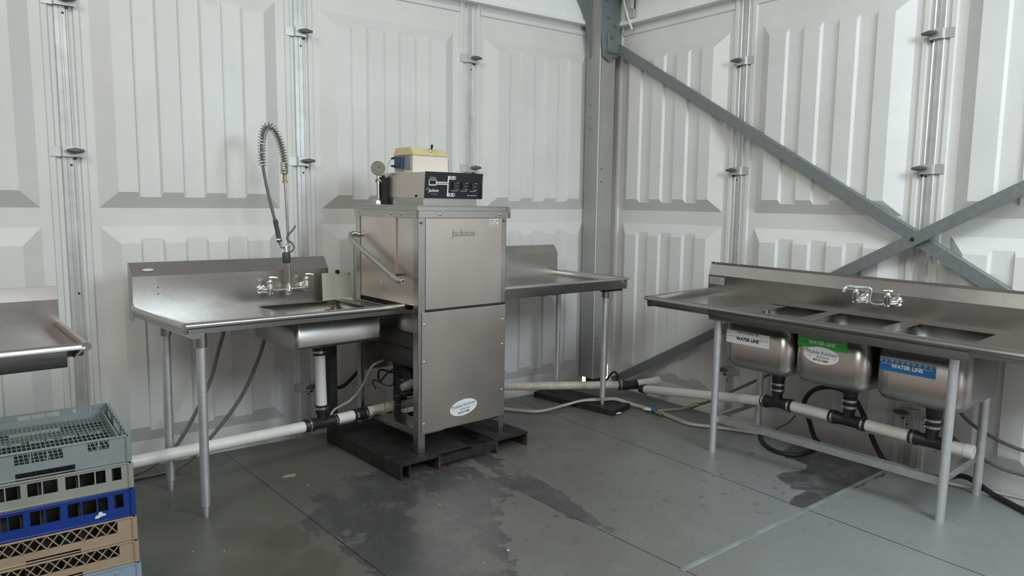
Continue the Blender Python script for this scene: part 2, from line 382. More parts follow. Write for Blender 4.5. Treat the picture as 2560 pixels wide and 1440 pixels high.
# along the right wall local x runs away from the camera (+y)
wall('wall_right', (XB, 0, 0), (0, 1, 0), (-1, 0, 0), [JB[1], JB[2], JB[3], JB[4]], False, [JB[1], JB[2], JB[3]])

# panel clamps on the joints
def clamp(side, at, z, big, label):
    """bracket plate clipped over a joint and its wing knob"""
    if side == 'A': ex, ey, o = Vector((1, 0, 0)), Vector((0, -1, 0)), Vector((at, YA, z))
    else: ex, ey, o = Vector((0, -1, 0)), Vector((-1, 0, 0)), Vector((XB, at, z)); 
    T = Matrix(((ex.x, ey.x, 0, o.x), (ex.y, ey.y, 0, o.y), (0, 0, 1, o.z), (0, 0, 0, 1)))
    s = -1 if side == 'A' else 1
    t_ = thing('panel_clamp', label, 'clamp', T, (0, 0, 0), 'clamps on the wall joints')
    m = MB()
    prof = [(-.082, .000), (-.082, .018), (-.034, .018), (-.026, .034), (.040 if not big else .070, .034), (.040 if not big else .070, .030), (-.022, .030), (-.030, .014), (-.078, .014), (-.078, .000)]
    if s > 0: prof = [(-a, b) for a, b in prof][::-1]
    m.prism(prof, 'z', -.026, .026); m.build('bracket', 'aluminium', t_, smooth=0)
    kx = -s*.030
    m = MB(); m.lathe([(.012, .034), (.012, .046), (.006, .048), (.006, .062)], (kx, 0, .004), (0, 1, 0), 14)
    m.tube([(kx-.040, .058, .004), (kx-.022, .056, .004), (kx, .056, .004), (kx+.022, .056, .004), (kx+.040, .058, .004)], [.006, .011, .015, .011, .006], 10)
    m.build('wing_knob', 'dark_knob', t_, smooth=50)
    m = MB(); m.tube([(kx, .012, -.034), (kx, .026, -.034)], .007, 10); m.build('stop_pin', 'black_print', t_)
for a in (('A', JA[3], 1.668, 1, 'wide panel clamp on the far left wall joint, level with the hose arch'),
          ('A', JA[3], 2.42, 1, 'panel clamp cut by the top edge on the far left wall joint'),
          ('A', JA[2], 2.437, 0, 'upper panel clamp on the wall joint behind the spray hose'),
          ('A', JA[2], 1.668, 0, 'panel clamp right beside the spring of the spray hose'),
          ('A', JA[2], .252, 0, 'low panel clamp beside the white drain pipe under the left basin'),
          ('A', JA[1], 2.430, 0, 'upper panel clamp on the wall joint above the dishwasher'),
          ('A', JA[1], 1.670, 0, 'panel clamp just right of the cream box on the dishwasher'),
          ('B', JB[1], 2.388, 0, 'upper panel clamp on the right wall joint next to the falling brace'),
          ('B', JB[1], 1.662, 0, 'panel clamp below the falling brace on the right wall joint nearer the corner'),
          ('B', JB[1], .277, 0, 'low panel clamp behind the left leg of the triple sink'),
          ('B', JB[2], 2.352, 0, 'upper panel clamp on the far right wall joint'),
          ('B', JB[2], 1.638, 0, 'panel clamp above the crossing of the two braces'),
          ('B', JB[2], .270, 0, 'low panel clamp below the third sink bowl')):
    clamp(*a)

# corner column, gussets, braces
t_ = thing('corner_column', 'grey square metal column standing in the corner between the two walls', 'column', None, (.05, .12, 0))
m = MB(); m.box(-.030, .132, .054, .21, .012, 3.5); m.build('column_shaft', 'post_paint', t_, smooth=0, bevel=.002)
m = MB(); m.box(.030, .125, .062, .20, -.15, .012); m.build('base_shoe', 'black_steel', t_, smooth=0)
m = MB(); m.box(-.034, -.026, .050, .056, .012, 2.62); m.build('edge_strip', 'white_panel', t_, smooth=0)
m = MB(); m.box(-.026, -.0215, .0515, .0545, .012, 2.62); m.build('edge_gap', 'black_print', t_, smooth=0)
m = MB(); 
for z in (1.60, 1.70, .34): m.lathe([(.006, 0), (.006, .001)], (.012, .0536, z), (0, -1, 0), 10)
for z in (2.2, 2.1, 2.02, .35): m.lathe([(.004, 0), (.004, .001)], (-.0305, .15, z), (-1, 0, 0), 8)
m.build('bolt_hole', 'black_print', t_)

t_ = thing('gusset_bracket', 'galvanised steel gusset plates bolted round the top of the corner column', 'bracket', None, (.05, .04, 2.8))
m = MB(); m.prism([(-.100, 3.3), (-.045, 2.94), (-.046, 2.80), (-.036, 2.68), (-.020, 2.555), (.050, 2.522), (.132, 2.570), (.150, 2.62), (.150, 3.3)], 'y', .030, .040)
m.build('front_plate', 'galvanized', t_, smooth=0, bevel=.002)
m = MB(); m.prism([(-1.2, 3.3), (-1.2, 3.12), (-.34, 3.07), (-.19, 2.99), (-.12, 2.88), (-.075, 2.72), (-.048, 2.56), (-.03, 2.56), (-.03, 3.3)], 'y', .150, .160)
m.build('side_plate', 'galvanized', t_, smooth=0)
m = MB(); m.box(.015, .140, .018, .030, 2.590, 2.735); m.build('end_plate', 'galvanized', t_, smooth=0, bevel=.003)
for x, y, z in ((.055, .012, 2.705), (.03, .012, 2.598), (.02, .024, 2.85), (.085, .024, 2.80), (.00, .024, 2.98), (.09, .024, 2.56)):
    m = MB(); m.lathe([(.015, 0), (.015, .010), (.008, .010), (.007, .024)], (x, y+.006, z), (0, -1, 0), 6); m.build('bolt', 'galvanized', t_, smooth=0)
t_ = thing('eave_beam', 'galvanised eave beam above the right wall at the column top', 'beam', None, (.10, -.6, 3.1))
m = MB(); m.box(.02, .14, -2.6, .02, 3.02, 3.14); m.build('beam', 'galvanized', t_, smooth=0)
m = MB(); m.box(.135, .145, -.13, -.03, 2.84, 3.05); m.box(.10, .145, -.13, -.12, 2.90, 3.05); m.build('hanger_plate', 'aluminium', t_, smooth=0)
m = MB(); m.tube(smooth_path([(.12, .0, 3.2), (.125, -.03, 2.98), (.14, -.07, 2.84), (.16, -.09, 2.76)], 5), .009, 10)
tag(m.build('conduit', 'pvc_white'), 'thin pale cable running down behind the gusset plate', 'cable')

def brace(label, p, q, x0, ws=.036, ends=()):
    p, q = Vector(p), Vector(q); d = (q-p); L = d.length; d.normalize(); e = Vector((0, -d.z, d.y)) if d.y > 0 else Vector((0, d.z, -d.y))
    if e.z < 0: e = -e
    T = Matrix(((d.x, -1, e.x, p.x), (d.y, 0, e.y, p.y), (d.z, 0, e.z, p.z), (0, 0, 0, 1)))
    o = MB(T)
    # angle section: broad face to the room, narrow flange on top
    o.prism([(0, -.034), (.005, -.034), (.005, .029), (.0, .034), (-.032, .034), (-.032, .029), (-.0, .029)], 'x', 0, L)
    o.prism([(.006, -.034), (.006, -.031), (.010, -.031), (.010, -.034)], 'x', 0, L)
    return tag(o.build('brace', 'galvanized', smooth=0), label, 'brace')
b1 = brace('galvanised steel brace falling from the column top down to the right', (.128, .035, 2.634), (.128, -2.95, .898), .13)
b2 = brace('galvanised steel brace rising from the column foot up to the right', (.098, -.05, .002), (.098, -3.1, 1.688), .10)
m = MB(); m.lathe([(.012, 0), (.012, .004), (.007, .004), (.007, .012)], (.094, -2.316, 1.258), (-1, 0, 0), 12)
OFF[b2.name] = Vector((0, 0, 0)); m.build('bolt', 'black_steel', b2)

# ------------------------------------------------------------------ steel catering tables
def leg(root, F, foot, top_w, r=.0205, socket=True, foot_z=0, flange=False, bullet=True):
    f = Vector(loc(F, (foot[0], foot[1], foot_z))); t0 = F @ Vector((f.x, f.y, top_w)); tp = Vector((f.x, f.y, top_w))
    g = f
    m = MB(); dirn = (tp-g).normalized(); L = (tp-g).length
    hb = .07 if bullet else 0
    m.tube([g+dirn*hb, tp], r, 20)
    lg = m.build('leg', 'tube_steel', root, smooth=40)
    if bullet:
        m = MB(); m.tube([g, g+dirn*.012, g+dirn*.03, g+dirn*.052, g+dirn*.054, g+dirn*.075], [.010, .012, .014, .014, r*.95, r*.95], 16); m.build('bullet_foot', 'tube_steel', lg)
    if socket:
        m = MB(); m.tube([tp-dirn*.062, tp-dirn*.060, tp+dirn*.0], [.024, .0265, .0265], 20); m.build('leg_socket', 'brushed_steel', lg)
        m = MB(); m.lathe([(.004, 0), (.004, .005)], tp-dirn*.04-Vector((0, .0265, 0)), (0, -1, 0), 8); m.build('set_screw', 'clamp_steel', lg)
    return lg
def rim(path, r, flat=1.0): m = MB(); m.tube(path, r, 14, True, flat); return m

# --- left dish table with basin and spray faucet
FT = frame((-3.301, -.873, .894), 6.28, -.63, -.62)
t_ = tbl = thing('dish_table', 'stainless dish table with one basin and a tall spring spray faucet, left of the dishwasher', 'sink table', FT, (.6, .35, -.884))
L, D = 1.135, .716; h = (.585, 1.06, .155, .60)
m = MB(); m.plate(L, D-.0, .002, [h], (0, 0, -.030), (1, 0, 0), (0, 1, 0)); m.build('worktop', 'worktop_steel', t_, smooth=0)
m = MB()
m.prism([(-.004, -.046), (.006, -.046), (.030, -.031), (.016, -.006), (.0, -.002), (-.012, -.006)], 'x', .012, L+.045)
m.build('front_apron', 'worktop_steel', t_, smooth=30)
m = rim([(.0, .0, -.010), (.03, .0, -.010), (.35, .0, -.010), (L+.075, .0, -.010)], .0165); m.build('front_rail', 'horizontal_steel', t_)
m = rim([(.0, -.012, -.010), (.0, .2, -.010), (.0, .45, -.010), (.0, .66, -.010), (-.006, D-.01, -.004)], .0175); m.build('side_rail', 'horizontal_steel', t_)
m = MB(); m.prism([(-.004, -.046), (.004, -.046), (.026, -.031), (.012, -.010), (-.008, -.010)], 'y', .0, D)
# drop the side apron onto the frame edge
m.build('side_apron', 'worktop_steel', t_, smooth=30)
def backsplash(root, u0, u1, D, h1, h2, dv, wb=-.03, mat='horizontal_steel', flange=.02, endcap=True):
    m = MB(); th = .003
    P = [(D, wb), (D, h1), (D+dv, h2), (D+dv+flange, h2), (D+dv+flange, h2-.03), (D+dv+flange-th, h2-.03), (D+dv+flange-th, h2-th), (D+dv+th, h2-th), (D+th, h1-th), (D+th, wb)]
    m.prism(P, 'x', u0, u1)
    o = m.build('backsplash', mat, root, smooth=0)
    return o
bs = backsplash(t_, -.004, 1.078, D, .155, .223, .050)
m = MB(); m.prism([(D, -.07), (D, .155), (D+.05, .223), (D+.07, .223), (D+.07, -.07)], 'x', -.006, -.003); m.build('end_plate', 'brushed_steel', bs, smooth=0); m = MB(); m.prism([(D, -.03), (D, .155), (D+.05, .223), (D+.07, .223), (D+.07, -.03)], 'x', 1.078, 1.081); m.build('end_plate', 'brushed_steel', bs, smooth=0)
decal('worn_label', [(x*.028, z*.008) for x, z in oval(1, 1, 16)], 'pale_sticker', bs, (.075, D+.018, .186), (1, 0, 0), Vector((0, .05, .068)), .0005)
for z in (.095, .062): m = MB(); m.lathe([(.0035, 0), (.0035, .001)], (.115, D-.0002, z), (0, -1, 0), 8); m.build('screw_hole', 'black_print', bs)
# basin
u0_, u1_, v0_, v1_ = .572, 1.075, .12, .615
m = MB(); m.box(u0_, u1_, v0_, v1_, -.203, -.034); m.f = [q for q in m.f if q != (4, 5, 6, 7)]
bsn = m.build('basin', 'basin_steel', t_, smooth=60, bevel=.020, seg=5)
md = bsn.modifiers.new('solid', 'SOLIDIFY'); md.thickness = .003; md.offset = -1
for k, (fx, fy) in enumerate(((-3.239, -.851), (-3.300, -.433))): leg(t_, FT, (fx, fy), -.048 if k == 0 else -.05)
m = MB(); m.box(.10, .50, .34, .38, -.062, -.032); m.box(.03, .08, .0, .62, -.068, -.030); m.build('hat_channel', 'brushed_steel', t_, smooth=0)
# drain outlet
m = MB(); m.lathe([(.045, -.202), (.045, -.208), (.026, -.212), (.024, -.240)], (.845, .40, 0), (0, 0, 1), 20); m.build('drain_outlet', 'clamp_steel', t_)

# spray faucet
V0 = .655
fa = MB(); fa.tube([(.69, V0, .046), (.905, V0, .052)], .0075, 12)
fa = fa.build('faucet', 'chrome', t_)
for u_, w_ in ((.688, .046), (.908, .054)):
    m = MB(); m.lathe([(.010, -.024), (.0165, -.020), (.019, -.004), (.017, .022), (.0155, .040), (.018, .042), (.018, .050), (.012, .052), (.008, .062)], (u_, V0, w_), (0, 0, 1), 18)
    s = -1 if u_ < .8 else 1
    m.tube([(u_, V0, w_), (u_-.015 if s < 0 else u_+.0, V0+.03, w_), (u_-.026 if s < 0 else u_+.006, D-.008, w_+.004)], .015, 14); m.lathe([(.028, 0), (.026, .006), (.016, .012)], (u_-.026 if s < 0 else u_+.006, D-.001, w_+.004), (0, -1, 0), 20)
    m.build('valve', 'chrome', fa)
    m = MB(); m.tube([(u_, V0, w_+.060), (u_, V0, w_+.076)], .006, 10)
    m.tube([(u_-.004, V0, w_+.076), (u_+.012, V0-.012, w_+.078), (u_+.030, V0-.028, w_+.074)], [.0055, .004, .0045], 10); m.build('lever_handle', 'chrome', fa)
UR = .797
m = MB(); m.lathe([(.012, -.030), (.0175, -.024), (.020, -.006), (.016, .012), (.010, .030), (.010, .040)], (UR, V0, .046), (0, 0, 1), 18); m.build('centre_body', 'chrome', fa)
m = MB(); m.tube([(UR+.006, V0, .07), (UR+.003, V0, .3), (UR-.010, V0, .665)], .0075, 14); m.build('riser_pipe', 'clamp_steel', fa)
m = MB(); m.lathe([(.015, 0), (.015, .010), (.011, .014), (.011, .046), (.014, .050), (.014, .060)], (UR-.010, V0, .650), (-.02, 0, 1), 12); m.build('riser_nut', 'brass', fa)
arc = smooth_path([(.785, V0, .70), (.782, V0-.002, .76), (.775, V0-.004, .82), (.755, V0-.008, .885), (.728, V0-.012, .932), (.700, V0-.018, .953), (.672, V0-.024, .944), (.650, V0-.03, .905), (.640, V0-.036, .850), (.637, V0-.042, .79), (.638, V0-.045, .735)], 14)
hose = smooth_path([(.785, V0, .70), (.782, V0-.002, .76), (.775, V0-.004, .82), (.755, V0-.008, .885), (.728, V0-.012, .932), (.700, V0-.018, .953), (.672, V0-.024, .944), (.650, V0-.03, .905), (.640, V0-.036, .850), (.637, V0-.042, .79), (.640, V0-.045, .735), (.662, V0-.05, .60), (.700, V0-.055, .43)], 8)
m = MB(); m.tube(hose, .0085, 12); m.build('flexible_hose', 'hose_grey', fa)
cum = [0]
for a, b in zip(arc, arc[1:]): cum.append(cum[-1]+(b-a).length)
def at(s):
    for i in range(len(arc)-1):
        if cum[i+1] >= s: k = (s-cum[i])/(cum[i+1]-cum[i]); return arc[i].lerp(arc[i+1], k), (arc[i+1]-arc[i]).normalized()
    return arc[-1], (arc[-1]-arc[-2]).normalized()
TL = cum[-1]; coil = []; N = 38*14
for i in range(N+1):
    q = i/N; s = TL*(q**1.0); 
    if q < .18: s = TL*q*.62
    elif q < .75: s = TL*(.1116+(q-.18)/(.57)*.60)
    else: s = TL*(.7116+(q-.75)/.25*.2884)
    c, tg = at(min(s, TL)); n1 = tg.cross(Vector((0, 1, 0))).normalized(); n2 = Vector((0, 1, 0))
    a = 2*math.pi*38*q; coil.append(c+(n1*math.cos(a)+n2*math.sin(a))*.0205)
m = MB(); m.tube(coil, .0028, 6); m.build('hose_spring', 'clamp_steel', fa)
m = MB(); m.tube([(.699, V0-.055, .445), (.703, V0-.055, .425), (.705, V0-.055, .405)], [.012, .014, .012], 12); m.tube([(.705, V0-.055, .41), (.718, V0-.056, .345), (.722, V0-.056, .322)], [.012, .013, .015], 12)
m.build('spray_handle', 'grey_rubber', fa)
m = MB(); m.tube([(.722, V0-.056, .325), (.728, V0-.058, .300), (.748, V0-.060, .290), (.785, V0-.05, .300)], [.014, .015, .014, .009], 12); m.lathe([(.016, 0), (.018, .004), (.018, .008)], (.712, V0-.056, .340), (.2, 0, -1), 14)
m.tube([(.752, V0-.062, .292), (.753, V0-.066, .262)], [.014, .016], 12); m.build('spray_valve', 'chrome', fa)
m = MB(); m.lathe([(.012, .0), (.020, -.006), (.023, -.018), (.023, -.052), (.019, -.062), (.016, -.064)], (.754, V0-.067, .268), (0, 0, 1), 18); m.build('spray_head', 'grey_rubber', fa)
m = MB(); m.tube(smooth_path([(.820, V0-.05, .412), (.812, V0-.045, .395), (.793, V0-.03, .365), (.783, V0-.02, .345), (.790, V0-.018, .328), (.812, V0-.022, .312), (.818, V0-.03, .288), (.805, V0-.035, .268), (.785, V0-.04, .262)], 6), .0055, 10)
m.build('wall_hook', 'hose_grey', fa)

# splash sheet leaning between table and dishwasher
t_ = thing('splash_guard', 'small shiny bent metal sheet between the backsplash and the dishwasher', 'metal sheet', FT, (1.13, .62, -.05))
m = MB(); m.prism([(.640, -.045), (.662, -.026), (.668, .128), (.666, .128), (.658, -.025), (.638, -.043), (.60, -.036), (.60, -.038)], 'x', 1.012, 1.205); m.build('sheet', 'bright_sheet', t_, smooth=0)
m = MB(); m.lathe([(.004, 0), (.004, .001)], (1.190, .6635, .118), (0, -1, 0), 8); m.build('screw_hole', 'black_print', t_)
m = MB(); m.lathe([(.013, 0), (.013, .01)], (1.115, .672, .133), (0, -1, 0), 14); m.build('rubber_grommet', 'black_print', t_)

# --- dishwasher
FM = frame((-2.163, -.878, .085), 4.86, -.27, .1)
WM, DM, HM = .605, .64, 1.328
t_ = dw = thing('dishwasher', 'tall stainless door-type dishwasher with a lift handle, on a black steel pallet', 'dishwasher', FM, (.3, .32, 0))
def angle_post(u, v, su, sv, w0, w1, a=.045, th=.003):
    m = MB(); us = sorted((u, u+su*a)); vs = sorted((v, v+sv*th)); m.box(us[0], us[1], vs[0], vs[1], w0, w1)
    us = sorted((u, u+su*th)); vs = sorted((v, v+sv*a)); m.box(us[0], us[1], vs[0], vs[1], w0, w1); return m
for u, v, su, sv in ((0, 0, 1, 1), (WM, 0, -1, 1), (0, DM, 1, -1), (WM, DM, -1, -1)):
    angle_post(u, v, su, sv, 0, HM-.06, .045 if u == 0 else .038).build('leg', 'brushed_steel', t_, smooth=0)
m = MB(); m.box(.022, WM-.002, -.006, -.001, .108, .765); pf = m.build('lower_panel', 'hood_steel', t_, smooth=0, bevel=.0015)
for u, w_ in ((.036, .70), (.036, .50), (.036, .16), (WM-.022, .68), (WM-.022, .535), (WM-.022, .265)):
    m = MB(); m.lathe([(.0065, 0), (.006, .003), (.002, .005)], (u, -.006, w_), (0, -1, 0), 12); m.build('screw', 'clamp_steel', pf)
m = MB(); m.box(.046, WM-.038, -.004, .0, .778, 1.262); hd = m.build('front_door_panel', 'hood_steel', t_, smooth=0, bevel=.0015)
m = MB(); m.box(.044, WM-.002, -.002, .006, .766, .777); m.build('door_sill', 'black_steel', hd, smooth=0)
for u, w_ in ((.020, 1.238), (WM-.018, 1.246)):
    m = MB(); m.lathe([(.008, 0), (.008, .002), (.004, .003), (.004, .001)], (u, -.003, w_), (0, -1, 0), 12); m.build('screw', 'engraved', hd)
# hood side
m = MB(); m.box(.004, .008, .04, .60, .800, 1.262); m.box(-.004, .006, .208, .216, .935, 1.262); m.box(.0, .006, .045, .20, .800, .93)
hs = m.build('hood_side', 'hood_steel', t_, smooth=0, bevel=.001)
m = MB(); m.box(WM-.010, WM-.004, .03, .60, .72, 1.262); m.build('hood_side', 'hood_steel', t_, smooth=0)
m = MB(); m.box(.03, WM-.03, DM-.012, DM-.008, .34, 1.262); m.build('back_panel', 'hood_steel', t_, smooth=0)
m = MB(); m.box(-.002, .004, .045, .60, .655, .775); m.build('side_skirt', 'brushed_steel', t_, smooth=0)
# top band
m = MB(); m.box(-.010, WM+.022, -.010, .0, 1.262, 1.300); m.box(-.010, .0, -.010, DM+.0, 1.262, 1.300); m.box(-.004, WM+.002, -.004, DM, 1.300, 1.324)
m.box(-.008, WM+.008, -.008, DM+.004, 1.322, HM); m.box(WM, WM+.022, -.010, .03, 1.262, HM-.004)
tb = m.build('top_band', 'horizontal_steel', t_, smooth=0, bevel=.0015)
for p, n_ in (((.135, -.010, 1.281), (0, -1, 0)), ((.548, -.010, 1.281), (0, -1, 0)), ((-.010, .58, 1.281), (-1, 0, 0)), ((-.010, .245, 1.281), (-1, 0, 0)), ((-.010, .145, 1.281), (-1, 0, 0))):
    m = MB(); m.lathe([(.0075, 0), (.007, .003), (.003, .006)], p, n_, 12); m.build('screw', 'clamp_steel', tb)
# handle
m = MB(); m.tube(smooth_path([(.0, .605, 1.150), (-.035, .606, 1.158), (-.058, .600, 1.150), (-.060, .575, 1.125), (-.060, .50, 1.088), (-.060, .30, 1.010), (-.060, .16, .954), (-.060, .10, .934), (-.058, .052, .932)], 5), .0155, 16)
m.lathe([(.0155, 0), (.012, .003)], (-.058, .054, .932), (0, -1, 0), 16)
hn = m.build('lift_handle', 'brushed_steel', t_)
m = MB(); m.tube([(-.060, .16, .955), (.0, .16, .955)], .006, 8); m.lathe([(.006, 0), (.006, .002)], (-.058, .050, .932), (0, -1, 0), 8); m.build('handle_bolt', 'black_steel', hn)
# inner works seen under the table
m = MB(); m.tube([(.13, .03, .520), (.13, .045, .520), (.13, .47, .520), (.13, .50, .520)], [.09, .105, .105, .09], 28); m.box(.02, WM-.03, .03, DM-.06, .56, .66); m.build('wash_tank', 'tank_metal', t_)
m = MB(); m.tube([(.10, .32, .32), (.12, .32, .32), (.15, .32, .32), (.17, .32, .32)], [.055, .088, .092, .070], 28); m.tube([(.16, .32, .32), (.40, .32, .32)], .062, 24)
m.tube([(.085, .32, .32), (.10, .32, .32)], [.028, .036], 18); pm = m.build('pump_motor', 'motor_navy', t_)
m = MB(); m.tube([(.10, .20, .335), (.06, .20, .325), (.03, .20, .322)], [.026, .026, .020], 16); m.build('hose_fitting', 'grey_plastic', pm)
m = MB(); m.tube([(.16, .45, .40), (.16, .45, .07)], .02, 10); m.box(.12, .20, .30, .44, .395, .41); m.build('drain_riser', 'rubber_black', t_)
m = MB(); m.box(.01, .05, .04, .60, .085, .125); m.box(.01, .20, .04, .60, .085, .090); m.box(WM-.05, WM-.01, .04, .60, .085, .125); m.box(.05, WM-.05, DM-.06, DM-.02, .085, .125); m.build('base_channel', 'brushed_steel', t_, smooth=0)
m = MB(); m.box(.20, .26, .50, .56, .10, .60); m.build('rear_bracket', 'maroon', t_, smooth=0)
m = MB()
m.tube(smooth_path([(.16, .50, .33), (.10, .55, .345), (.05, .47, .30), (.08, .42, .36), (.12, .36, .40)], 6), .006, 8); m.tube(smooth_path([(.10, .60, .22), (.04, .52, .30), (.10, .44, .27), (.12, .40, .33)], 6), .004, 8)
m.build('wiring', 'cable_black', t_)
text('embossed_name', 'Jackson', .052, 'embossed', hd, (.216, -.0045, 1.180), (1, 0, 0), (0, 0, 1), .0008, 0, .0009)
def oval_sticker(par, org, ex, ez, k=1.0):
    ex = Vector(ex).normalized(); ez = Vector(ez).normalized(); n = ex.cross(ez); org = Vector(org)
    s = decal('oval_sticker', oval(.095*k, .045*k), 'white_sticker', par, org, ex, ez, .0007)
    text('sticker_text', 'Mobile Kitchen', .0275*k, 'navy_print', s, org+n*.0008+ez*.013*k, ex, ez, .0003, 0, 0, 'CENTER', .98)
    text('sticker_text', 'Solutions', .019*k, 'black_print', s, org+n*.0008-ez*.008*k+ex*.008*k, ex, ez, .0003, .35, 0, 'CENTER')
    text('sticker_text', '877.217.3681', .015*k, 'black_print', s, org+n*.0008-ez*.027*k, ex, ez, .0003, 0, .0006*k, 'CENTER')
    for a, b in ((-.080, -.045), (.060, .082)): decal('sticker_rule', rect(a*k, b*k, -.0005, .0005), 'black_print', s, org+n*.0008-ez*.006*k, ex, ez, .0003)
    return s
oval_sticker(pf, (.303, -.0062, .208), (1, 0, .10), (-.10, 0, 1))
st = decal('torn_warning_label', rect(0, .062, 0, .042), 'pale_sticker', hd, (.476, -.0042, 1.216), (1, 0, 0), (0, 0, 1))
for k in range(9): decal('label_print', rect(0, random.uniform(.008, .02), 0, .005), ('red_print', 'engraved')[k % 2], st, (.480+.018*(k % 3)+random.uniform(0, .004), -.0050, 1.220+.012*(k//3)), (1, 0, 0), (0, 0, 1), .0004)
# control box on top
m = MB(); m.box(.098, .460, .095, .50, HM, 1.367); m.build('control_plinth', 'horizontal_steel', t_, smooth=0)
m = MB(); m.prism([(.072, 1.505), (.085, 1.367), (.525, 1.367), (.525, 1.505)], 'x', .096, .470)
cb = m.build('control_box', 'hood_steel', t_, smooth=0, bevel=.0015)
# sloping black front
FX, FZ = Vector((1, 0, 0)), Vector((0, -.013, .138)).normalized()
m = MB(); m.prism([(.066, 1.507), (.078, 1.366), (.084, 1.366), (.072, 1.507)], 'x', .094, .483); m.box(.470, .483, .07, .115, 1.367, 1.507)
cp = m.build('control_panel', 'black_plastic', cb, smooth=0)
O0 = Vector((.094, .0765, 1.366)); nn = FX.cross(FZ)
def on_panel(a, b): return O0+FX*a+FZ*b+nn*.0012
def pbar(a, b, c, d, mat='white_print'): return decal('panel_print', rect(0, b-a, 0, d-c), mat, cb, on_panel(a, c), FX, FZ, .0005)
pbar(.019, .024, .068, .098); pbar(.019, .070, .068, .074); pbar(.065, .070, .068, .098); pbar(.019, .070, .0955, .098)
pbar(.070, .1425, .0835, .0895); pbar(.070, .1425, .074, .080)
pbar(.1425, .151, .0115, .080); pbar(.1425, .151, .0835, .122)
for b0 in (.1035, .0115): decal('panel_print', [(0, 0), (.043, 0), (.047, .004), (.048, .0095), (.047, .0145), (.043, .0185), (0, .0185)], 'white_print', cb, on_panel(.150, b0), FX, FZ, .0005)
pbar(.025, .062, .110, .112); pbar(.022, .068, .1025, .1045)
text('panel_text', '150', .019, 'black_print', cb, on_panel(.152, .1125), FX, FZ, .0008, 0, .0003, 'LEFT', .85); text('panel_text', '180', .019, 'black_print', cb, on_panel(.152, .0205), FX, FZ, .0008, 0, .0003, 'LEFT', .85)
decal('panel_print', oval(.0055, .0055, 14), 'red_print', cb, on_panel(.189, .113)+nn*.0006, FX, FZ, .0005); decal('panel_print', oval(.0055, .0055, 14), 'black_print', cb, on_panel(.189, .021)+nn*.0006, FX, FZ, .0005)
text('panel_text', 'Jackson', .0245, 'white_print', cb, on_panel(.021, .042), FX, FZ, .0005, .22, .0003, 'LEFT', .88); text('panel_text', 'TM SERIES', .010, 'rack_grey', cb, on_panel(.034, .022), FX, FZ, .0005)
m = MB(); m.tube([on_panel(*q) for q in ((.002, .045), (.012, .045), (.018, .052), (.017, .057), (.010, .056))], .0010, 6); m.build('panel_mark', 'white_print', cb)
for a, b in ((.178, .202), (.241, .265), (.307, .331)):
    m = MB(); q = on_panel(a, .070); m.add([tuple(q+FX*x+FZ*y+nn*z) for z in (-.002, .005) for x, y in ((0, -.018), (.017, -.018), (.017, .018), (0, .018))], [(0, 1, 2, 3), (4, 5, 6, 7), (0, 1, 5, 4), (1, 2, 6, 5), (2, 3, 7, 6), (3, 0, 4, 7)])
    m.build('rocker_switch', 'rubber_black', cb, smooth=0, bevel=.001)
    pbar(a+.004, b+.004, .049, .0500, 'rack_grey'); pbar(b-.004, b-.003, .050, .086, 'rack_grey'); pbar(a-.008, b+.012, .0415, .0435, 'pale_sticker')
    for q_, ww in ((.085, .014), (.068, .009), (.050, .015)): pbar(b+.003, b+.003+ww, q_, q_+.0022, 'pale_sticker')
pbar(.297, .347, .018, .0205, 'pale_sticker'); decal('panel_print', oval(.0035, .0035, 10), 'pale_sticker', cb, on_panel(.289, .019), FX, FZ, .0005)
m = MB()
for p in ((.095, .445, 1.380), (.095, .155, 1.378)): m.lathe([(.006, 0), (.006, .002)], p, (-1, 0, 0), 10); m.lathe([(.006, 0), (.006, .002)], (p[0], p[1]+.009, p[2]), (-1, 0, 0), 10)
m.build('vent_slot', 'black_print', cb)
# gauge and piping at the back left corner
m = MB(); m.tube([(.055, .485, HM), (.055, .485, 1.345), (.055, .485, 1.36)], [.030, .028, .018], 16); m.tube([(.055, .480, 1.35), (.053, .480, 1.44)], .009, 10); m.tube(smooth_path([(.045, .49, 1.455), (.050, .478, 1.47), (.07, .465, 1.45), (.078, .455, 1.41)], 5), .006, 8)
m.tube([(.055, .482, 1.43), (.055, .482, 1.492)], .010, 10); gp = m.build('inlet_pipework', 'clamp_steel', t_)
m = MB(); m.box(.065, .095, .44, .50, HM, 1.48); m.tube([(.075, .46, 1.47), (.075, .46, 1.492)], .010, 8); m.build('solenoid_valve', 'black_steel', gp, smooth=0)
m = MB(); gc = Vector((.050, .470, 1.530)); gd = Vector((-.62, -.78, .0)).normalized(); m.lathe([(.037, 0), (.040, .004), (.040, .020), (.037, .022), (.036, .019), (.0001, .019)], gc, gd, 28)
ga = m.build('pressure_gauge', 'clamp_steel', gp); m = MB(); m.lathe([(.035, .0195), (.035, .0205)], gc, gd, 24); m.build('gauge_face', 'gauge_dial', ga)
m = MB(); sd = gd.cross(Vector((0, 0, 1))); q = gc+gd*.022; m.tube([q, q+sd*-.012+Vector((0, 0, .016))], .0012, 6); m.build('gauge_needle', 'black_print', ga)

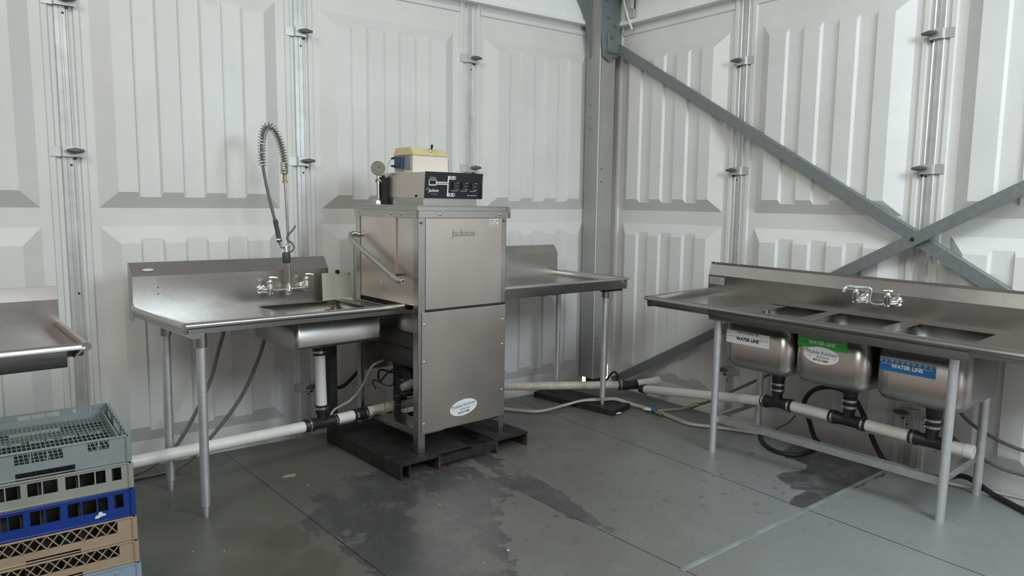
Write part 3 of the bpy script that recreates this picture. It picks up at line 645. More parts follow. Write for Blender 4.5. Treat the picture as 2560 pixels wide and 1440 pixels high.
# detergent pump box on the control box
t_ = thing('detergent_dispenser', 'small cream box with a yellowish lid on top of the dishwasher', 'dispenser', FM, (.23, .3, 1.505))
u0_, u1_, v0_, v1_ = .115, .352, .220, .405
m = MB(); m.box(u0_, u1_, v0_, v1_, 1.505, 1.600); m.build('case', 'cream_case', t_, smooth=0, bevel=.002)
m = MB(); a, b, c, d = u0_-.004, u1_+.004, v0_-.006, v1_+.008
m.add([(a, c, 1.600), (b, c, 1.600), (b, d, 1.600), (a, d, 1.600), (a, c, 1.606), (b, c, 1.606), (b, d, 1.606), (a, d, 1.606), (a+.006, c+.035, 1.644), (b-.022, c+.035, 1.640), (b-.022, d-.02, 1.640), (a+.006, d-.02, 1.644)],
      [(0, 3, 2, 1), (0, 1, 5, 4), (1, 2, 6, 5), (2, 3, 7, 6), (3, 0, 4, 7), (4, 5, 9, 8), (5, 6, 10, 9), (6, 7, 11, 10), (7, 4, 8, 11), (8, 9, 10, 11)])
m.build('lid', 'yellow_lid', t_, smooth=0, bevel=.002)
m = MB(); m.lathe([(.010, 0), (.009, .004), (.004, .010), (.004, .02)], (.238, .232, 1.625), (0, -.4, 1), 12); kb = m.build('lock', 'clamp_steel', t_)
m = MB(); m.tube([(.240, .225, 1.634), (.242, .224, 1.644), (.243, .223, 1.656), (.244, .223, 1.664)], [.004, .010, .011, .004], 8, True, .4); m.build('key', 'black_print', kb)
m = MB(); m.box(u0_-.010, u0_, v0_+.012, v0_+.09, 1.525, 1.598); m.build('pump_mount', 'grey_plastic', t_, smooth=0)
m = MB(); m.box(u0_-.028, u0_-.010, v0_+.07, v0_+.145, 1.528, 1.594); m.lathe([(.027, 0), (.025, .004), (.012, .006)], (u0_-.028, v0_+.107, 1.561), (-1, 0, 0), 20); pu = m.build('pump_head', 'blue_plastic', t_, smooth=30, bevel=.002)
m = MB(); m.tube([(u0_-.030, v0_+.140, 1.586), (u0_-.030, v0_+.165, 1.583)], .006, 10); m.tube([(u0_-.030, v0_+.140, 1.540), (u0_-.030, v0_+.168, 1.543)], .006, 10); m.build('tube_fitting', 'black_print', pu)
m = MB(); m.tube(smooth_path([(u0_-.030, v0_+.163, 1.583), (u0_-.03, v0_+.185, 1.572), (u0_-.03, v0_+.205, 1.548), (u0_-.028, v0_+.215, 1.505)], 6), .0022, 8); m.build('feed_tube', 'white_print', pu)
m = MB(); m.box(u1_, u1_+.020, v0_+.02, v0_+.13, 1.517, 1.592); m.build('side_knob', 'grey_plastic', t_, smooth=0, bevel=.005)

# wire basket under the machine
def wires(name, label, loops):
    m = MB()
    for P in loops: m.tube([FM @ Vector(p) for p in P], .0018, 6)
    return tag(m.build(name, 'wire'), label, 'wire basket')
wires('wire_basket', 'bent wire basket hanging by the low drain pipe left of the dishwasher leg',
      [[(-.03, .285, .247), (-.03, .195, .235), (-.03, .055, .262), (-.03, .02, .290), (.06, .06, .30), (.08, .20, .29), (-.03, .285, .247)],
       [(-.03, .285, .247), (-.028, .284, .110), (-.028, .262, .104), (.06, .20, .12)], [(-.03, .195, .235), (-.028, .198, .112), (-.028, .190, .104), (-.02, .04, .150), (.02, .01, .17)],
       [(-.03, .055, .262), (-.026, .056, .16)], [(.06, .10, .30), (.05, .10, .355)]])
wires('wire_basket', 'small wire loop stand behind the rubber pipe coupling beside the dishwasher',
      [[(-.05, .60, .285), (-.05, .50, .275), (.02, .50, .283)], [(-.05, .60, .285), (-.05, .60, .16)], [(-.05, .52, .278), (-.05, .52, .15)], [(.02, .50, .283), (.02, .36, .26), (.02, .36, .19)]])

# pallet
FP = frame((-2.316, -.972, 0), 4.46)
t_ = thing('steel_pallet', 'black rust-edged steel pallet carrying the dishwasher', 'pallet', FP, (.44, .4, 0))
m = MB(); m.box(0, .46, 0, .815, .073, .083); m.box(.64, .887, 0, .815, .073, .083); m.box(.46, .64, .10, .815, .030, .038); m.build('deck', 'black_steel', t_, smooth=0)
for a, b in ((.0, .012), (.052, .060), (.24, .252), (.64, .652), (.872, .880)):
    m = MB(); m.box(a, b, .0 if a else .0, .815, .0, .073); m.build('runner', 'rusty_steel' if a > .2 else 'black_steel', t_, smooth=0)
m = MB(); m.box(.252, .64, .0, .008, .030, .083); m.box(.0, .887, .80, .815, 0, .073); m.box(0, .060, .02, .8, 0, .004); m.build('end_channel', 'black_steel', t_, smooth=0)
m = MB(); m.box(-.012, .035, .74, .79, .083, .80); m.build('upright_post', 'black_steel', t_, smooth=0)

# --- clean side table
FC = frame((-.403, -.687, .928), 3.97, -.4, .1)
t_ = thing('dish_table', 'plain stainless landing table without basin, in the corner right of the dishwasher', 'table', FC, (-.5, .35, -.9))
D = .691; LL = 1.135
m = MB(); m.box(-LL, -.03, .03, D, -.046, -.043); m.build('worktop', 'worktop_steel', t_, smooth=0)
m = MB(); P = [(-.004, -.012), (.0, .0), (.010, .002), (.030, -.012), (.034, -.046), (.030, -.075), (.020, -.075), (.018, -.016)]
m.prism(P, 'x', -LL, -.008); m.build('front_rail', 'horizontal_steel', t_, smooth=50)
m = MB(); m.prism([(-x, z) for x, z in P], 'y', .0, D+.03); m.build('side_rail', 'horizontal_steel', t_, smooth=50)
bs = backsplash(t_, -LL, -.022, D, .134, .188, .043, -.046, 'horizontal_steel', .02)
m = MB(); m.prism([(D, -.046), (D, .134), (D+.043, .188), (D+.063, .188), (D+.063, -.046)], 'x', -.024, -.020); m.build('end_plate', 'brushed_steel', bs, smooth=0)
m = MB(); m.lathe([(.014, 0), (.014, .012), (.008, .014)], (-.83, D, .03), (0, -1, 0), 12); m.build('plug', 'grey_plastic', bs)
m = MB(); m.box(-.20, -.02, .04, .08, -.092, -.073); m.box(-.66, -.62, .06, .60, -.085, -.046); m.box(-.76, -.72, .06, .60, -.085, -.046); m.box(-.19, -.13, .05, .64, -.080, -.046); m.build('hat_channel', 'black_steel', t_, smooth=0)
for fx, fy in ((-.560, -.618), (-.592, -.160)): leg(t_, FC, (fx, fy), -.075, .0195, True, .041)
# black plank under its legs
p1, p2, p3 = Vector((-.600, -.765, 0)), Vector((-.368, -.700, 0)), Vector((-.735, -.07, 0)); e1 = (p2-p1); e2 = (p3-p1)
m = MB(); P = [p1, p1+e1, p1+e1+e2, p1+e2]; m.add([tuple(q) for q in P]+[tuple(q+Vector((0, 0, .040))) for q in P], [(0, 3, 2, 1), (4, 5, 6, 7), (0, 1, 5, 4), (1, 2, 6, 5), (2, 3, 7, 6), (3, 0, 4, 7)])
tag(m.build('plank', 'black_steel', smooth=0, bevel=.004), 'low black plank on the floor under the legs of the corner table', 'plank')
m = MB(); m.tube(smooth_path([(-.575, -.775, .018), (-.548, -.785, .022), (-.54, -.772, .012)], 4), .005, 8); tag(m.build('tape_scrap', 'white_print'), 'small silvery scrap at the front corner of the black plank', 'scrap')

# --- three bowl sink
FK = frame((-.718, -1.143, .873), -85.69, -.756, .676)
t_ = snk = thing('triple_sink', 'long stainless three-bowl sink along the right wall with blue, green and white labels', 'sink', FK, (1.1, .35, -.87))
D, LK = .660, 2.25
BW = ((.478, .892), (.905, 1.300), (1.328, 1.735))
m = MB(); m.plate(LK, D, .002, [(a+.03, b-.03, .15, .57) for a, b in BW], (0, 0, -.040), (1, 0, 0), (0, 1, 0))
m.box(.40, .455, .10, .60, -.039, -.036)
m.build('worktop', 'worktop_steel', t_, smooth=0)
P = [(-.010, -.020), (-.006, -.004), (.006, .002), (.022, -.003), (.036, -.040), (.030, -.062), (.026, -.083), (.016, -.083), (.014, -.055), (.0, -.030)]
m = MB(); m.prism(P, 'x', .44, 1.76); m.prism(P[:6]+[(.016, -.058), (.012, -.026)], 'x', .0, .44); m.prism(P[:6]+[(.016, -.058), (.012, -.026)], 'x', 1.76, LK); m.build('front_rail', 'worktop_steel', t_, smooth=50)
m = MB(); m.prism([(x, z) for x, z in P[:6]+[(.016, -.058), (.012, -.026)]], 'y', -.006, D); m.build('side_rail', 'worktop_steel', t_, smooth=50)
m = MB(); m.plate(.17, .44, .0015, [], (.455, .10, -.0385), (1, 0, 0), (0, 1, 0)); m.build('drain_deck', 'horizontal_steel', t_, smooth=0)
bs = backsplash(t_, -.002, LK, D, .088, .156, .023, -.040, 'horizontal_steel', .004)
m = MB(); m.prism([(D+.023, .150), (D+.023, .172), (D+.027, .172), (D+.027, .150)], 'x', -.002, LK); m.build('top_flange', 'brushed_steel', bs, smooth=0)
m = MB(); m.prism([(D, -.07), (D, .088), (D+.023, .172), (D+.05, .172), (D+.05, -.07)], 'x', -.006, -.002); m.build('end_plate', 'brushed_steel', bs, smooth=0)
m = MB()
for u in (.03, .20): m.lathe([(.003, 0), (.003, .001)], (u, D+.0225, .164), (0, -1, 0), 8)
m.build('screw', 'white_print', bs)
npl = decal('nameplate', rect(0, .118, 0, .054), 'engraved', bs, (.0, D-.0004, .024), (1, 0, 0), (0, 0, 1)); decal('nameplate_inset', rect(.003, .115, .003, .051), 'tube_steel', npl, (.0, D-.0010, .024), (1, 0, 0), (0, 0, 1), .0004)
for k in range(5): decal('nameplate_print', rect(.02, .10-.012*(k % 3), 0, .0018), 'engraved', npl, (.0, D-.0014, .032+.008*k), (1, 0, 0), (0, 0, 1), .0004)
ez = Vector((0, .023, .068)).normalized()
lg = decal('maker_logo', [(-.006, 0), (.020, 0), (.026, .016), (.004, .016)], 'red_print', bs, (.040, D+.0135, .122), (1, 0, 0), ez); 
for k in range(5): decal('logo_stroke', [(0, 0), (.008, 0), (.012, .015), (.004, .015)], ('engraved', 'red_print')[k % 2], lg, (.066+k*.0105, D+.0135, .122), (1, 0, 0), ez)
for i, (a, b) in enumerate(BW):
    m = MB(); m.box(a, b, .115, .605, -.366, -.042); m.f = [q for q in m.f if q != (4, 5, 6, 7)]
    o = m.build('bowl', 'basin_steel', t_, smooth=60, bevel=.070, seg=8); md = o.modifiers.new('solid', 'SOLIDIFY'); md.thickness = .002; md.offset = 1
    ud = (a+b)/2+.015 if i < 2 else (a+b)/2
    m = MB(); m.lathe([(.044, -.364), (.044, -.372), (.030, -.376), (.024, -.384), (.024, -.420)], (ud, .36, 0), (0, 0, 1), 20); m.build('drain_outlet', 'clamp_steel', o)
    # water line labels lie on the flat front of the bowl
    la = (.500, .930, 1.355)[i]; lw = (.270, .262, .250)[i]; lh = (.072, .068, .067)[i]; z0 = (-.214, -.160, -.209)[i]
    org = Vector((la, .1120, z0)); n = Vector((0, -1, 0)); ex, ez2 = (1, 0, 0), (0, 0, 1)
    lo, up = (('white_sticker', 'pale_sticker'), ('green_sticker', 'green_grey_sticker'), ('blue_sticker', 'blue_grey_sticker'))[i]
    s = decal('water_line_label', rect(0, lw, 0, lh*.62), lo, o, org, ex, ez2); decal('label_band', rect(0, lw, lh*.62, lh), up, s, org, ex, ez2)
    waves = []
    for k in range(10):
        x = lw*(k+.1)/10; m = [(x, lh*.60), (x+lw*.085, lh*.60), (x+lw*.075, lh*.80), (x+lw*.05, lh*.86), (x+lw*.03, lh*.78), (x+lw*.045, lh*.72)]
        decal('label_wave', m, lo, s, org+n*.0008, ex, ez2, .0003)
    pr = 'black_print' if i == 0 else 'white_print'
    text('label_text', 'WATER LINE', .026, pr, s, org+Vector((lw*.5, -.0010, lh*.40)), ex, ez2, .0003, 0, .0010, 'CENTER', .95)
    for k in range(9):
        for sd_ in (0, 1):
            x = (.010+k*.0075) if sd_ == 0 else (lw-.010-k*.0075-.005)
            decal('label_dash', rect(x, x+.0045, lh*.52, lh*.56), pr, s, org+n*.0010, ex, ez2, .0003)
    if i == 0: text('label_text', 'SANITIZE DESINFECTAR', .0125, 'black_print', s, org+Vector((lw*.5, -.0010, lh*.90)), ex, ez2, .0003, 0, .0002, 'CENTER')
    if i == 1: oval_sticker(o, (1.062, .1105, -.196), (1, 0, -.02), (.02, 0, 1), 1.0)
for i, (fx, fy) in enumerate(((-.608, -1.598), (-.516, -2.812), (-.029, -2.776), (-.121, -1.561))):
    leg(t_, FK, (fx, fy), -.060, .0205, False, 0, bullet=False)
m = MB()
for v in (.076, .565): 
    m.box(.462, 1.68, v-.002, v+.0, -.690, -.650) if v < .3 else m.box(.462, 1.68, v-.002, v, -.690, -.650)
    m.box(.462, 1.68, v-.002, v+.030, -.652, -.650)
for u in (.462, 1.68): m.box(u-.001, u+.001, .076, .565, -.690, -.650); m.box(u-.001, u+(.026 if u < 1 else -.026), .076, .565, -.652, -.650) if u < 1 else m.box(u-.026, u+.001, .076, .565, -.652, -.650)
m.build('cross_rail', 'galvanized_angle', t_, smooth=0)
# bridge faucet
V0 = .600
fa = MB(); fa.tube(smooth_path([(1.010, V0+.02, .050), (1.020, V0, .036), (1.07, V0, .032), (1.135, V0, .032), (1.160, V0, .040), (1.170, V0+.01, .050)], 5), .0085, 12); fa = fa.build('faucet', 'chrome', t_)
for u_ in (1.000, 1.172):
    m = MB(); m.lathe([(.010, -.030), (.015, -.026), (.018, -.006), (.016, .020), (.018, .030), (.012, .036), (.008, .048)], (u_, V0, .055), (0, 0, 1), 18)
    m.tube([(u_, V0, .050), (u_+.02, V0+.03, .050), (u_+.028, D-.010, .052)], .014, 12); m.lathe([(.030, 0), (.029, .006), (.018, .014)], (u_+.028, D-.001, .052), (0, -1, 0), 22); m.build('valve', 'chrome', fa)
    m = MB(); m.tube([(u_, V0, .100), (u_, V0, .112)], .007, 10)
    for a in range(4):
        c_, s_ = math.cos(a*math.pi/2+.5), math.sin(a*math.pi/2+.5); m.tube([(u_, V0, .113), (u_+.022*c_, V0+.022*s_, .114)], [.006, .0055], 8)
    m.ball((u_, V0, .115), .009); m.build('cross_handle', 'chrome', fa)
m = MB(); m.tube(smooth_path([(1.078, V0, .030), (1.078, V0, .080), (1.078, V0-.002, .112), (1.066, V0-.012, .122), (1.045, V0-.05, .126), (1.015, V0-.11, .130), (1.000, V0-.135, .124), (.996, V0-.142, .100)], 6), .0085, 12)
m.lathe([(.013, 0), (.013, .012), (.010, .016)], (1.078, V0, .028), (0, 0, 1), 14); m.build('spout', 'chrome', fa)

# --- far left sink table, only its end shows
FL_ = frame((-3.684, -1.033, .880), 3.4)
t_ = thing('dish_table', 'end of a stainless sink table at the left edge above the stacked racks', 'sink table', FL_, (-.8, .3, -.88))
D = .60
m = MB(); m.box(-1.5, -.03, .03, D, -.052, -.049); m.build('worktop', 'worktop_steel', t_, smooth=0)
P = [(-.006, -.020), (-.002, -.004), (.010, .002), (.026, -.006), (.050, -.050), (.046, -.054), (.020, -.014)]
m = MB(); m.prism(P, 'x', -1.5, -.010); m.prism([(.006, -.016), (.012, -.078), (.020, -.088), (.036, -.088), (.046, -.050), (.03, -.03)], 'x', -1.5, -.070); m.build('front_rail', 'horizontal_steel', t_, smooth=50)
m = MB(); m.tube([(-.006, -.004, -.012), (-.008, .3, -.012), (-.010, D, -.008)], [.017, .017, .017], 14); m.prism([(-.015, -.010), (-.05, -.050), (-.046, -.054), (-.010, -.02)], 'y', .0, D); m.build('side_rail', 'horizontal_steel', t_, smooth=50)
bs = backsplash(t_, -1.5, -.010, D, .105, .160, .035, -.05, 'horizontal_steel', .02)
m = MB(); m.prism([(D, -.08), (D, .105), (D+.035, .160), (D+.055, .160), (D+.055, -.08)], 'x', -.010, -.007); m.build('end_plate', 'brushed_steel', bs, smooth=0)
decal('pale_label', rect(0, .085, 0, .016), 'pale_sticker', bs, (-.10, D+.010, .117), (1, 0, 0), Vector((0, .035, .055)))
for u, v in ((-1.35, .08), (-1.35, .52), (-.46, .08), (-.46, .52)):
    q = FL_ @ Vector((u, v, 0)); leg(t_, FL_, (q.x, q.y), -.06)

# ------------------------------------------------------------------ dish racks
def rack(label, mat, z, h, style, dx=0, dy=0, rot=0):
    F = frame((-3.862+dx, -1.150+dy, z), rot); t_ = thing('dish_rack', label, 'dish rack', F, (0, 0, 0), 'plastic dish racks in the stack')
    s = .25; th = .004; m = MB()
    if style == 'open':     # tall walls with small notched windows and a hand grip
        wins = [(.055, .085, h*.60, h*.93), (.090, .120, h*.60, h*.93)]+[(a, a+.043, h*.55, h*.92) for a in (.165, .212, .259)]+[(.375, .405, h*.60, h*.93), (.410, .440, h*.60, h*.93)]
        wins += [(.165, .335, -.0, h*.26)]
    elif style == 'windows':
        wins = [(a, a+w_, h*.38, h*.86) for a, w_ in ((.030, .045), (.079, .050), (.133, .040), (.192, .040), (.236, .042), (.300, .038), (.342, .045), (.391, .030), (.440, .03))]
    elif style == 'lattice': wins = [(.055, .445, h*.44, h*.94), (.17, .33, .0, h*.16)]
    else: wins = [(.19, .31, .0, h*.10)]
    for org, ex in (((-s, -s, 0), (1, 0, 0)), ((s, -s, 0), (0, 1, 0)), ((s, s, 0), (-1, 0, 0)), ((-s, s, 0), (0, -1, 0))):
        m.plate(2*s, h, -th, wins, org, ex, (0, 0, 1))
    m.build('rack_wall', mat, t_, smooth=0)
    m = MB(); rr_ = .0045
    for zz in (h-.004, .006): m.tube([(-s, -s, zz), (s, -s, zz), (s, s, zz), (-s, s, zz)], rr_, 6, closed=True)
    for x, y in ((-s, -s), (s, -s), (s, s), (-s, s)): m.tube([(x*.995, y*.995, .004), (x*.995, y*.995, h-.004)], .010, 10)
    m.build('rim', mat, t_)
    if style == 'lattice':
        for org, ex in ((Vector((-s, -s, 0)), Vector((1, 0, 0))), (Vector((s, -s, 0)), Vector((0, 1, 0))), (Vector((s, s, 0)), Vector((-1, 0, 0))), (Vector((-s, s, 0)), Vector((0, -1, 0)))):
            m = MB(); n = 11; w_ = .39/n; a0, b0 = h*.44, h*.94
            for k in range(n):
                x = .055+k*w_; P = lambda x_, z_: tuple(org+ex*x_+Vector((0, 0, z_)))
                m.tube([P(x, a0), P(x+w_, b0)], .0022, 4); m.tube([P(x, b0), P(x+w_, a0)], .0022, 4)
            m.build('lattice', mat, t_)
    m = MB()
    zb = h*.18 if style != 'open' else .050; n = 34 if style == 'open' else 10
    for k in range(n+1):
        q = -s+.008+(2*s-.016)*k/n; r_ = .0012 if style == 'open' else .004
        m.box(q-r_, q+r_, -s+.006, s-.006, zb, zb+.004)
    for k in range(12+1):
        q = -s+.008+(2*s-.016)*k/12; m.box(-s+.006, s-.006, q-.0012, q+.0012, zb-.003, zb)
    m.build('base_grid', mat if style == 'open' else 'rack_inner_shade', t_, smooth=0)
    if style == 'open':
        m = MB()
        for k in range(34):
            q = -s+.012+2*s*k/34; m.box(q-.0012, q+.0012, s*.55, s*.56, zb, zb+.012)
        m.box(-s+.02, -s+.024, -s+.02, s-.02, .03, h*.8); m.box(s-.024, s-.02, -s+.02, s-.02, .03, h*.8); m.box(-s+.02, s-.02, s-.024, s-.02, .03, h*.8)
        m.build('inner_wall', mat, t_, smooth=0)
        m = MB()
        for k in range(10): m.box(s-.004, s+.010, -s+.02+k*.05, -s+.03+k*.05, h-.012, h)
        m.build('rim_tab', mat, t_, smooth=0)
    elif style in ('windows', 'lattice'):
        m = MB(); n = 9
        for k in range(1, n):
            q = -s+2*s*k/n; m.box(q-.002, q+.002, -s+.01, s-.01, zb, h-.008); m.box(-s+.01, s-.01, q-.002, q+.002, zb, h-.008)
        m.build('divider', 'rack_inner_shade', t_, smooth=0)
    else:
        m = MB()
        for x in (-.20, -.15, -.02, .10, .145, .175): m.box(x, x+.006, -s-.005, -s, .02, h-.02)
        m.build('rib', mat, t_, smooth=0)
    return t_
rack('pale blue plastic dish rack at the bottom of the stack', 'rack_pale_blue', .0, .128, 'ribs', .008)
rack('tan plastic dish rack with diamond lattice, the lower of the two', 'rack_tan', .129, .084, 'lattice', .004)
rack('tan plastic dish rack with diamond lattice directly under the blue rack', 'rack_tan', .214, .090, 'lattice', .002)
rb = rack('bright blue plastic dish rack in the middle of the stack', 'rack_blue', .305, .103, 'windows', 0)
m = MB(); m.v = []; 
decal('white_mark', [(0, 0), (.010, -.001), (.020, .003), (.034, .005), (.035, .010), (.030, .013), (.026, .013), (.022, .021), (.015, .021), (.012, .015), (.009, .009), (.004, .010)], 'white_print', rb, (.128, -.2545, .020), (1, 0, 0), (0, 0, 1))
rack('grey-green plastic dish rack above the blue one', 'rack_sage', .409, .096, 'windows', -.002)
rack('grey plastic dish rack with hand grip on top of the stack', 'rack_grey', .506, .098, 'open', -.005, .0)

# ------------------------------------------------------------------ drain pipes
def pipe(root, p, q, r=.030, mat='pvc_white'): m = MB(); m.tube([p, q], r, 24); return m.build('pipe', mat, root)
def rubber(root, pts, r, name='rubber_coupling'): m = MB(); m.tube(pts, r, 24); return m.build(name, 'rubber_black', root)
def band(root, c, ax, r):
    ax = Vector(ax).normalized(); c = Vector(c); m = MB(); m.lathe([(r, -.006), (r+.0022, -.006), (r+.0022, .006), (r, .006)], c, ax, 24)
    sd = ax.cross(Vector((.3, .2, 1))).normalized(); m.tube([c+sd*(r+.004)-ax.cross(sd)*.012, c+sd*(r+.004)+ax.cross(sd)*.012], .005, 8)
    return m.build('hose_clamp', 'clamp_steel', root)
t_ = thing('drain_pipe', 'white plastic waste pipe with black rubber joints running under the left dish table', 'pipe', None, (-2.5, -.41, 0))
A, B_ = Vector((-3.476, -.555, .220)), Vector((-2.610, -.424, .200)); dr = (B_-A).normalized(); TE = Vector((-2.505, -.408, .200))
pipe(t_, A-dr*.25, B_)
rubber(t_, [TE-dr*.115, TE-dr*.110, TE-dr*.06, TE-dr*.04, TE+dr*.03, TE+dr*.06, TE+dr*.085, TE+dr*.09], [.033, .036, .036, .032, .032, .036, .036, .033], 'rubber_tee')
DTop = FT @ Vector((.845, .40, -.235)); up = (DTop-TE).normalized(); up = Vector((DTop.x-TE.x+0, DTop.y-TE.y, DTop.z-TE.z)).normalized()
rubber(t_, [TE, TE+up*.05, TE+up*.06, TE+up*.10, TE+up*.102], [.028, .029, .035, .035, .033], 'rubber_tee'); band(t_, TE+up*.085, up, .035); band(t_, TE-dr*.085, dr, .036); band(t_, TE+dr*.075, dr, .036)
LU = (DTop-TE).length
pipe(t_, TE+up*.10, TE+up*(LU-.045))
rubber(t_, [TE+up*(LU-.065), TE+up*(LU-.063), TE+up*(LU-.03), TE+up*(LU-.022), TE+up*(LU+.012), TE+up*(LU+.022)], [.034, .036, .036, .040, .040, .028]); band(t_, TE+up*(LU-.045), up, .036); band(t_, TE+up*(LU+.024), up, .026)
E2 = Vector((-2.325, -.385, .205)); d2 = Vector((.62, .075, .010)).normalized()
pipe(t_, TE+d2*.09, TE+d2*.21); C0 = TE+d2*.24
rubber(t_, [C0-d2*.045, C0-d2*.043, C0+d2*.043, C0+d2*.045], [.033, .036, .036, .033]); band(t_, C0-d2*.028, d2, .036); band(t_, C0+d2*.030, d2, .036)
pipe(t_, C0+d2*.045, C0+d2*.105); pipe(t_, C0+d2*.085, C0+d2*.62, .031, 'pvc_aged')
t_ = thing('drain_pipe', 'yellowed plastic waste pipe low behind the legs of the corner table', 'pipe', None, (-.8, -.2, 0))
P0, P1 = Vector((-1.30, .20, .062)), Vector((-.262, -.498, .112)); 
P0 = Vector((-1.02, .03, .10)); dd = (P1-P0).normalized(); pipe(t_, P0-dd*.55, P1, .030, 'pvc_aged')
rubber(t_, [P1-dd*.02, P1-dd*.018, P1+dd*.05, P1+dd*.07], [.034, .036, .036, .030], 'rubber_tee'); band(t_, P1-dd*.0, dd, .036)
W0 = P1+dd*.06
t2 = Vector((.30, -.10, .02)).normalized(); rubber(t_, [W0-t2*.04, W0+t2*.06, W0+t2*.062], [.030, .036, .033], 'rubber_tee'); pipe(t_, W0+t2*.05, W0+t2*.235, .029, 'pvc_white')
m = MB(); m.lathe([(.031, .215), (.034, .217), (.034, .245), (.027, .245), (.027, .22)], W0, t2, 24); m.build('pipe_socket', 'pvc_white', t_)
t_ = thing('drain_pipe', 'white plastic waste pipe with three black rubber tees under the triple sink', 'pipe', None, (-.28, -2.2, 0))
TS = []
for i, (a, b) in enumerate(BW):
    ud = (a+b)/2+.015 if i < 2 else (a+b)/2; TS.append(FK @ Vector((ud, .36, -.575-.004*i)))
P2 = TS[0]; PS = Vector((-.185, -.655, .105)); dd = (P2-PS).normalized()
pipe(t_, PS, P2-dd*.08); rubber(t_, [PS-dd*.03, PS+dd*.02, PS+dd*.022], [.030, .036, .033], 'rubber_coupling')
dk = (TS[2]-TS[0]).normalized(); upk = (FK.to_3x3() @ Vector((0, 0, 1))).normalized()
for i, T_ in enumerate(TS):
    pre = dd if i == 0 else dk
    rubber(t_, [T_-pre*.105, T_-pre*.100, T_-pre*.065, T_-pre*.05, T_, T_+dk*.05, T_+dk*.065, T_+dk*.090, T_+dk*.095], [.033, .037, .037, .032, .031, .032, .037, .037, .033], 'rubber_tee')
    rubber(t_, [T_-dk*.012, T_+upk*.02-dk*.004, T_+upk*.055, T_+upk*.065, T_+upk*.13, T_+upk*.132], [.030, .030, .029, .034, .034, .032], 'rubber_tee')
    rubber(t_, [T_+upk*.132, T_+upk*.134, T_+upk*.165, T_+upk*.185, T_+upk*.19], [.030, .036, .038, .036, .028]); 
    for q in (.078, .112, .186): band(t_, T_+upk*q, upk, .034 if q < .15 else .030)
    band(t_, T_-pre*.083, pre, .037); band(t_, T_+dk*.078, dk, .037)
pipe(t_, TS[0]+dk*.09, TS[1]-dk*.10); pipe(t_, TS[1]+dk*.09, TS[2]-dk*.10); pipe(t_, TS[2]+dk*.09, TS[2]+dk*.175)
m = MB(); m.lathe([(.034, .150), (.034, .185), (.030, .188)], TS[2], dk, 24); m.build('end_cap', 'pvc_white', t_)

# ------------------------------------------------------------------ hoses and cables
def line_obj(name, label, cat, pts, r, mat, n=8):
    m = MB(); m.tube(smooth_path(pts, n), r, 10); return tag(m.build(name, mat), label, cat)
line_obj('water_hose', 'grey hose hanging from the dish table beside its back leg', 'hose', [(-2.925, -.12, .82), (-2.939, -.12, .721), (-2.968, -.12, .627), (-3.015, -.12, .466), (-3.089, -.12, .31), (-3.165, -.12, .179), (-3.22, -.12, .110), (-3.30, -.12, .05), (-3.40, -.12, .012), (-3.55, -.12, .012)], .010, 'hose_grey')
line_obj('water_hose', 'grey hose hanging from beside the basin behind the front table leg', 'hose', [(-2.70, -.18, .80), (-2.743, -.18, .653), (-2.779, -.18, .548), (-2.861, -.18, .378), (-2.95, -.18, .257), (-3.037, -.18, .161), (-3.101, -.18, .095), (-3.163, -.18, .045), (-3.25, -.18, .012), (-3.45, -.19, .012)], .010, 'hose_grey')
line_obj('drain_hose', 'thin beige hose from the dishwasher tank down to the rubber tee', 'hose', [tuple(FM @ Vector(p)) for p in ((.06, .44, .43), (.0, .43, .42), (-.03, .44, .39), (-.05, .50, .28), (-.10, .54, .20))]+[(-2.42, -.38, .255), (-2.455, -.40, .225)], .007, 'hose_braid')
line_obj('cable', 'black cables drooping behind the black pallet post', 'cable', [(-2.33, .10, .30), (-2.20, .05, .26), (-2.08, .02, .36), (-1.98, .0, .42)], .012, 'cable_black')
z_ = .012
for k, lab in enumerate(('front braided hose of the pair on the floor below the corner table', 'rear braided hose of the pair on the floor below the corner table')):
    o_ = .0 if k == 0 else .026
    P = [(-1.30+o_, -.02+o_*.6, z_), (-1.129+o_, -.254+o_*.6, z_), (-.978+o_, -.425+o_*.4, .014), (-.771+o_, -.455+o_*.6, .030), (-.640+o_, -.505+o_*.4, .055), (-.52+o_, -.585+o_, .060), (-.43+o_, -.620+o_, .056), (-.35+o_, -.70+o_*.5, .026), (-.30+o_, -.86+o_*.2, z_), (-.324+o_, -1.044, z_), (-.341+o_, -1.194, z_), (-.266+o_, -1.327, z_), (-.151+o_*.8, -1.545, z_), (-.05+o_*.6, -1.80, z_), (-.02+o_*.6, -2.2, z_)]
    line_obj('braided_hose', lab, 'hose', P, .0075, 'hose_braid')
t_ = thing('hose_connector', 'blue and white tagged brass connector where the braided hoses split', 'connector', None, (-.30, -.86, 0))
m = MB(); m.tube([(-.335, -.815, .022), (-.325, -.860, .022)], .016, 12, True, .6); m.build('paper_tag', 'white_sticker', t_); m = MB(); m.tube([(-.322, -.862, .024), (-.310, -.895, .024)], .014, 12); m.build('blue_collar', 'blue_sticker', t_)
m = MB(); m.tube([(-.322, -.900, .016), (-.332, -.960, .014)], .012, 10); m.build('brass_fitting', 'brass', t_)
line_obj('braided_hose', 'short braided branch hose leading toward the right wall', 'hose', [(-.345, -.80, .02), (-.30, -.86, .014), (-.201, -.90, z_), (-.10, -.935, z_), (-.035, -.952, .020)], .009, 'hose_braid')
m = MB(); m.tube([(-.04, -.95, .020), (-.02, -.962, .026), (.0, -.985, .036), (.01, -.995, .042)], [.012, .018, .016, .012], 10); tag(m.build('brass_coupling', 'brass'), 'brass coupling between the branch hose and the rising grey hose', 'coupling')
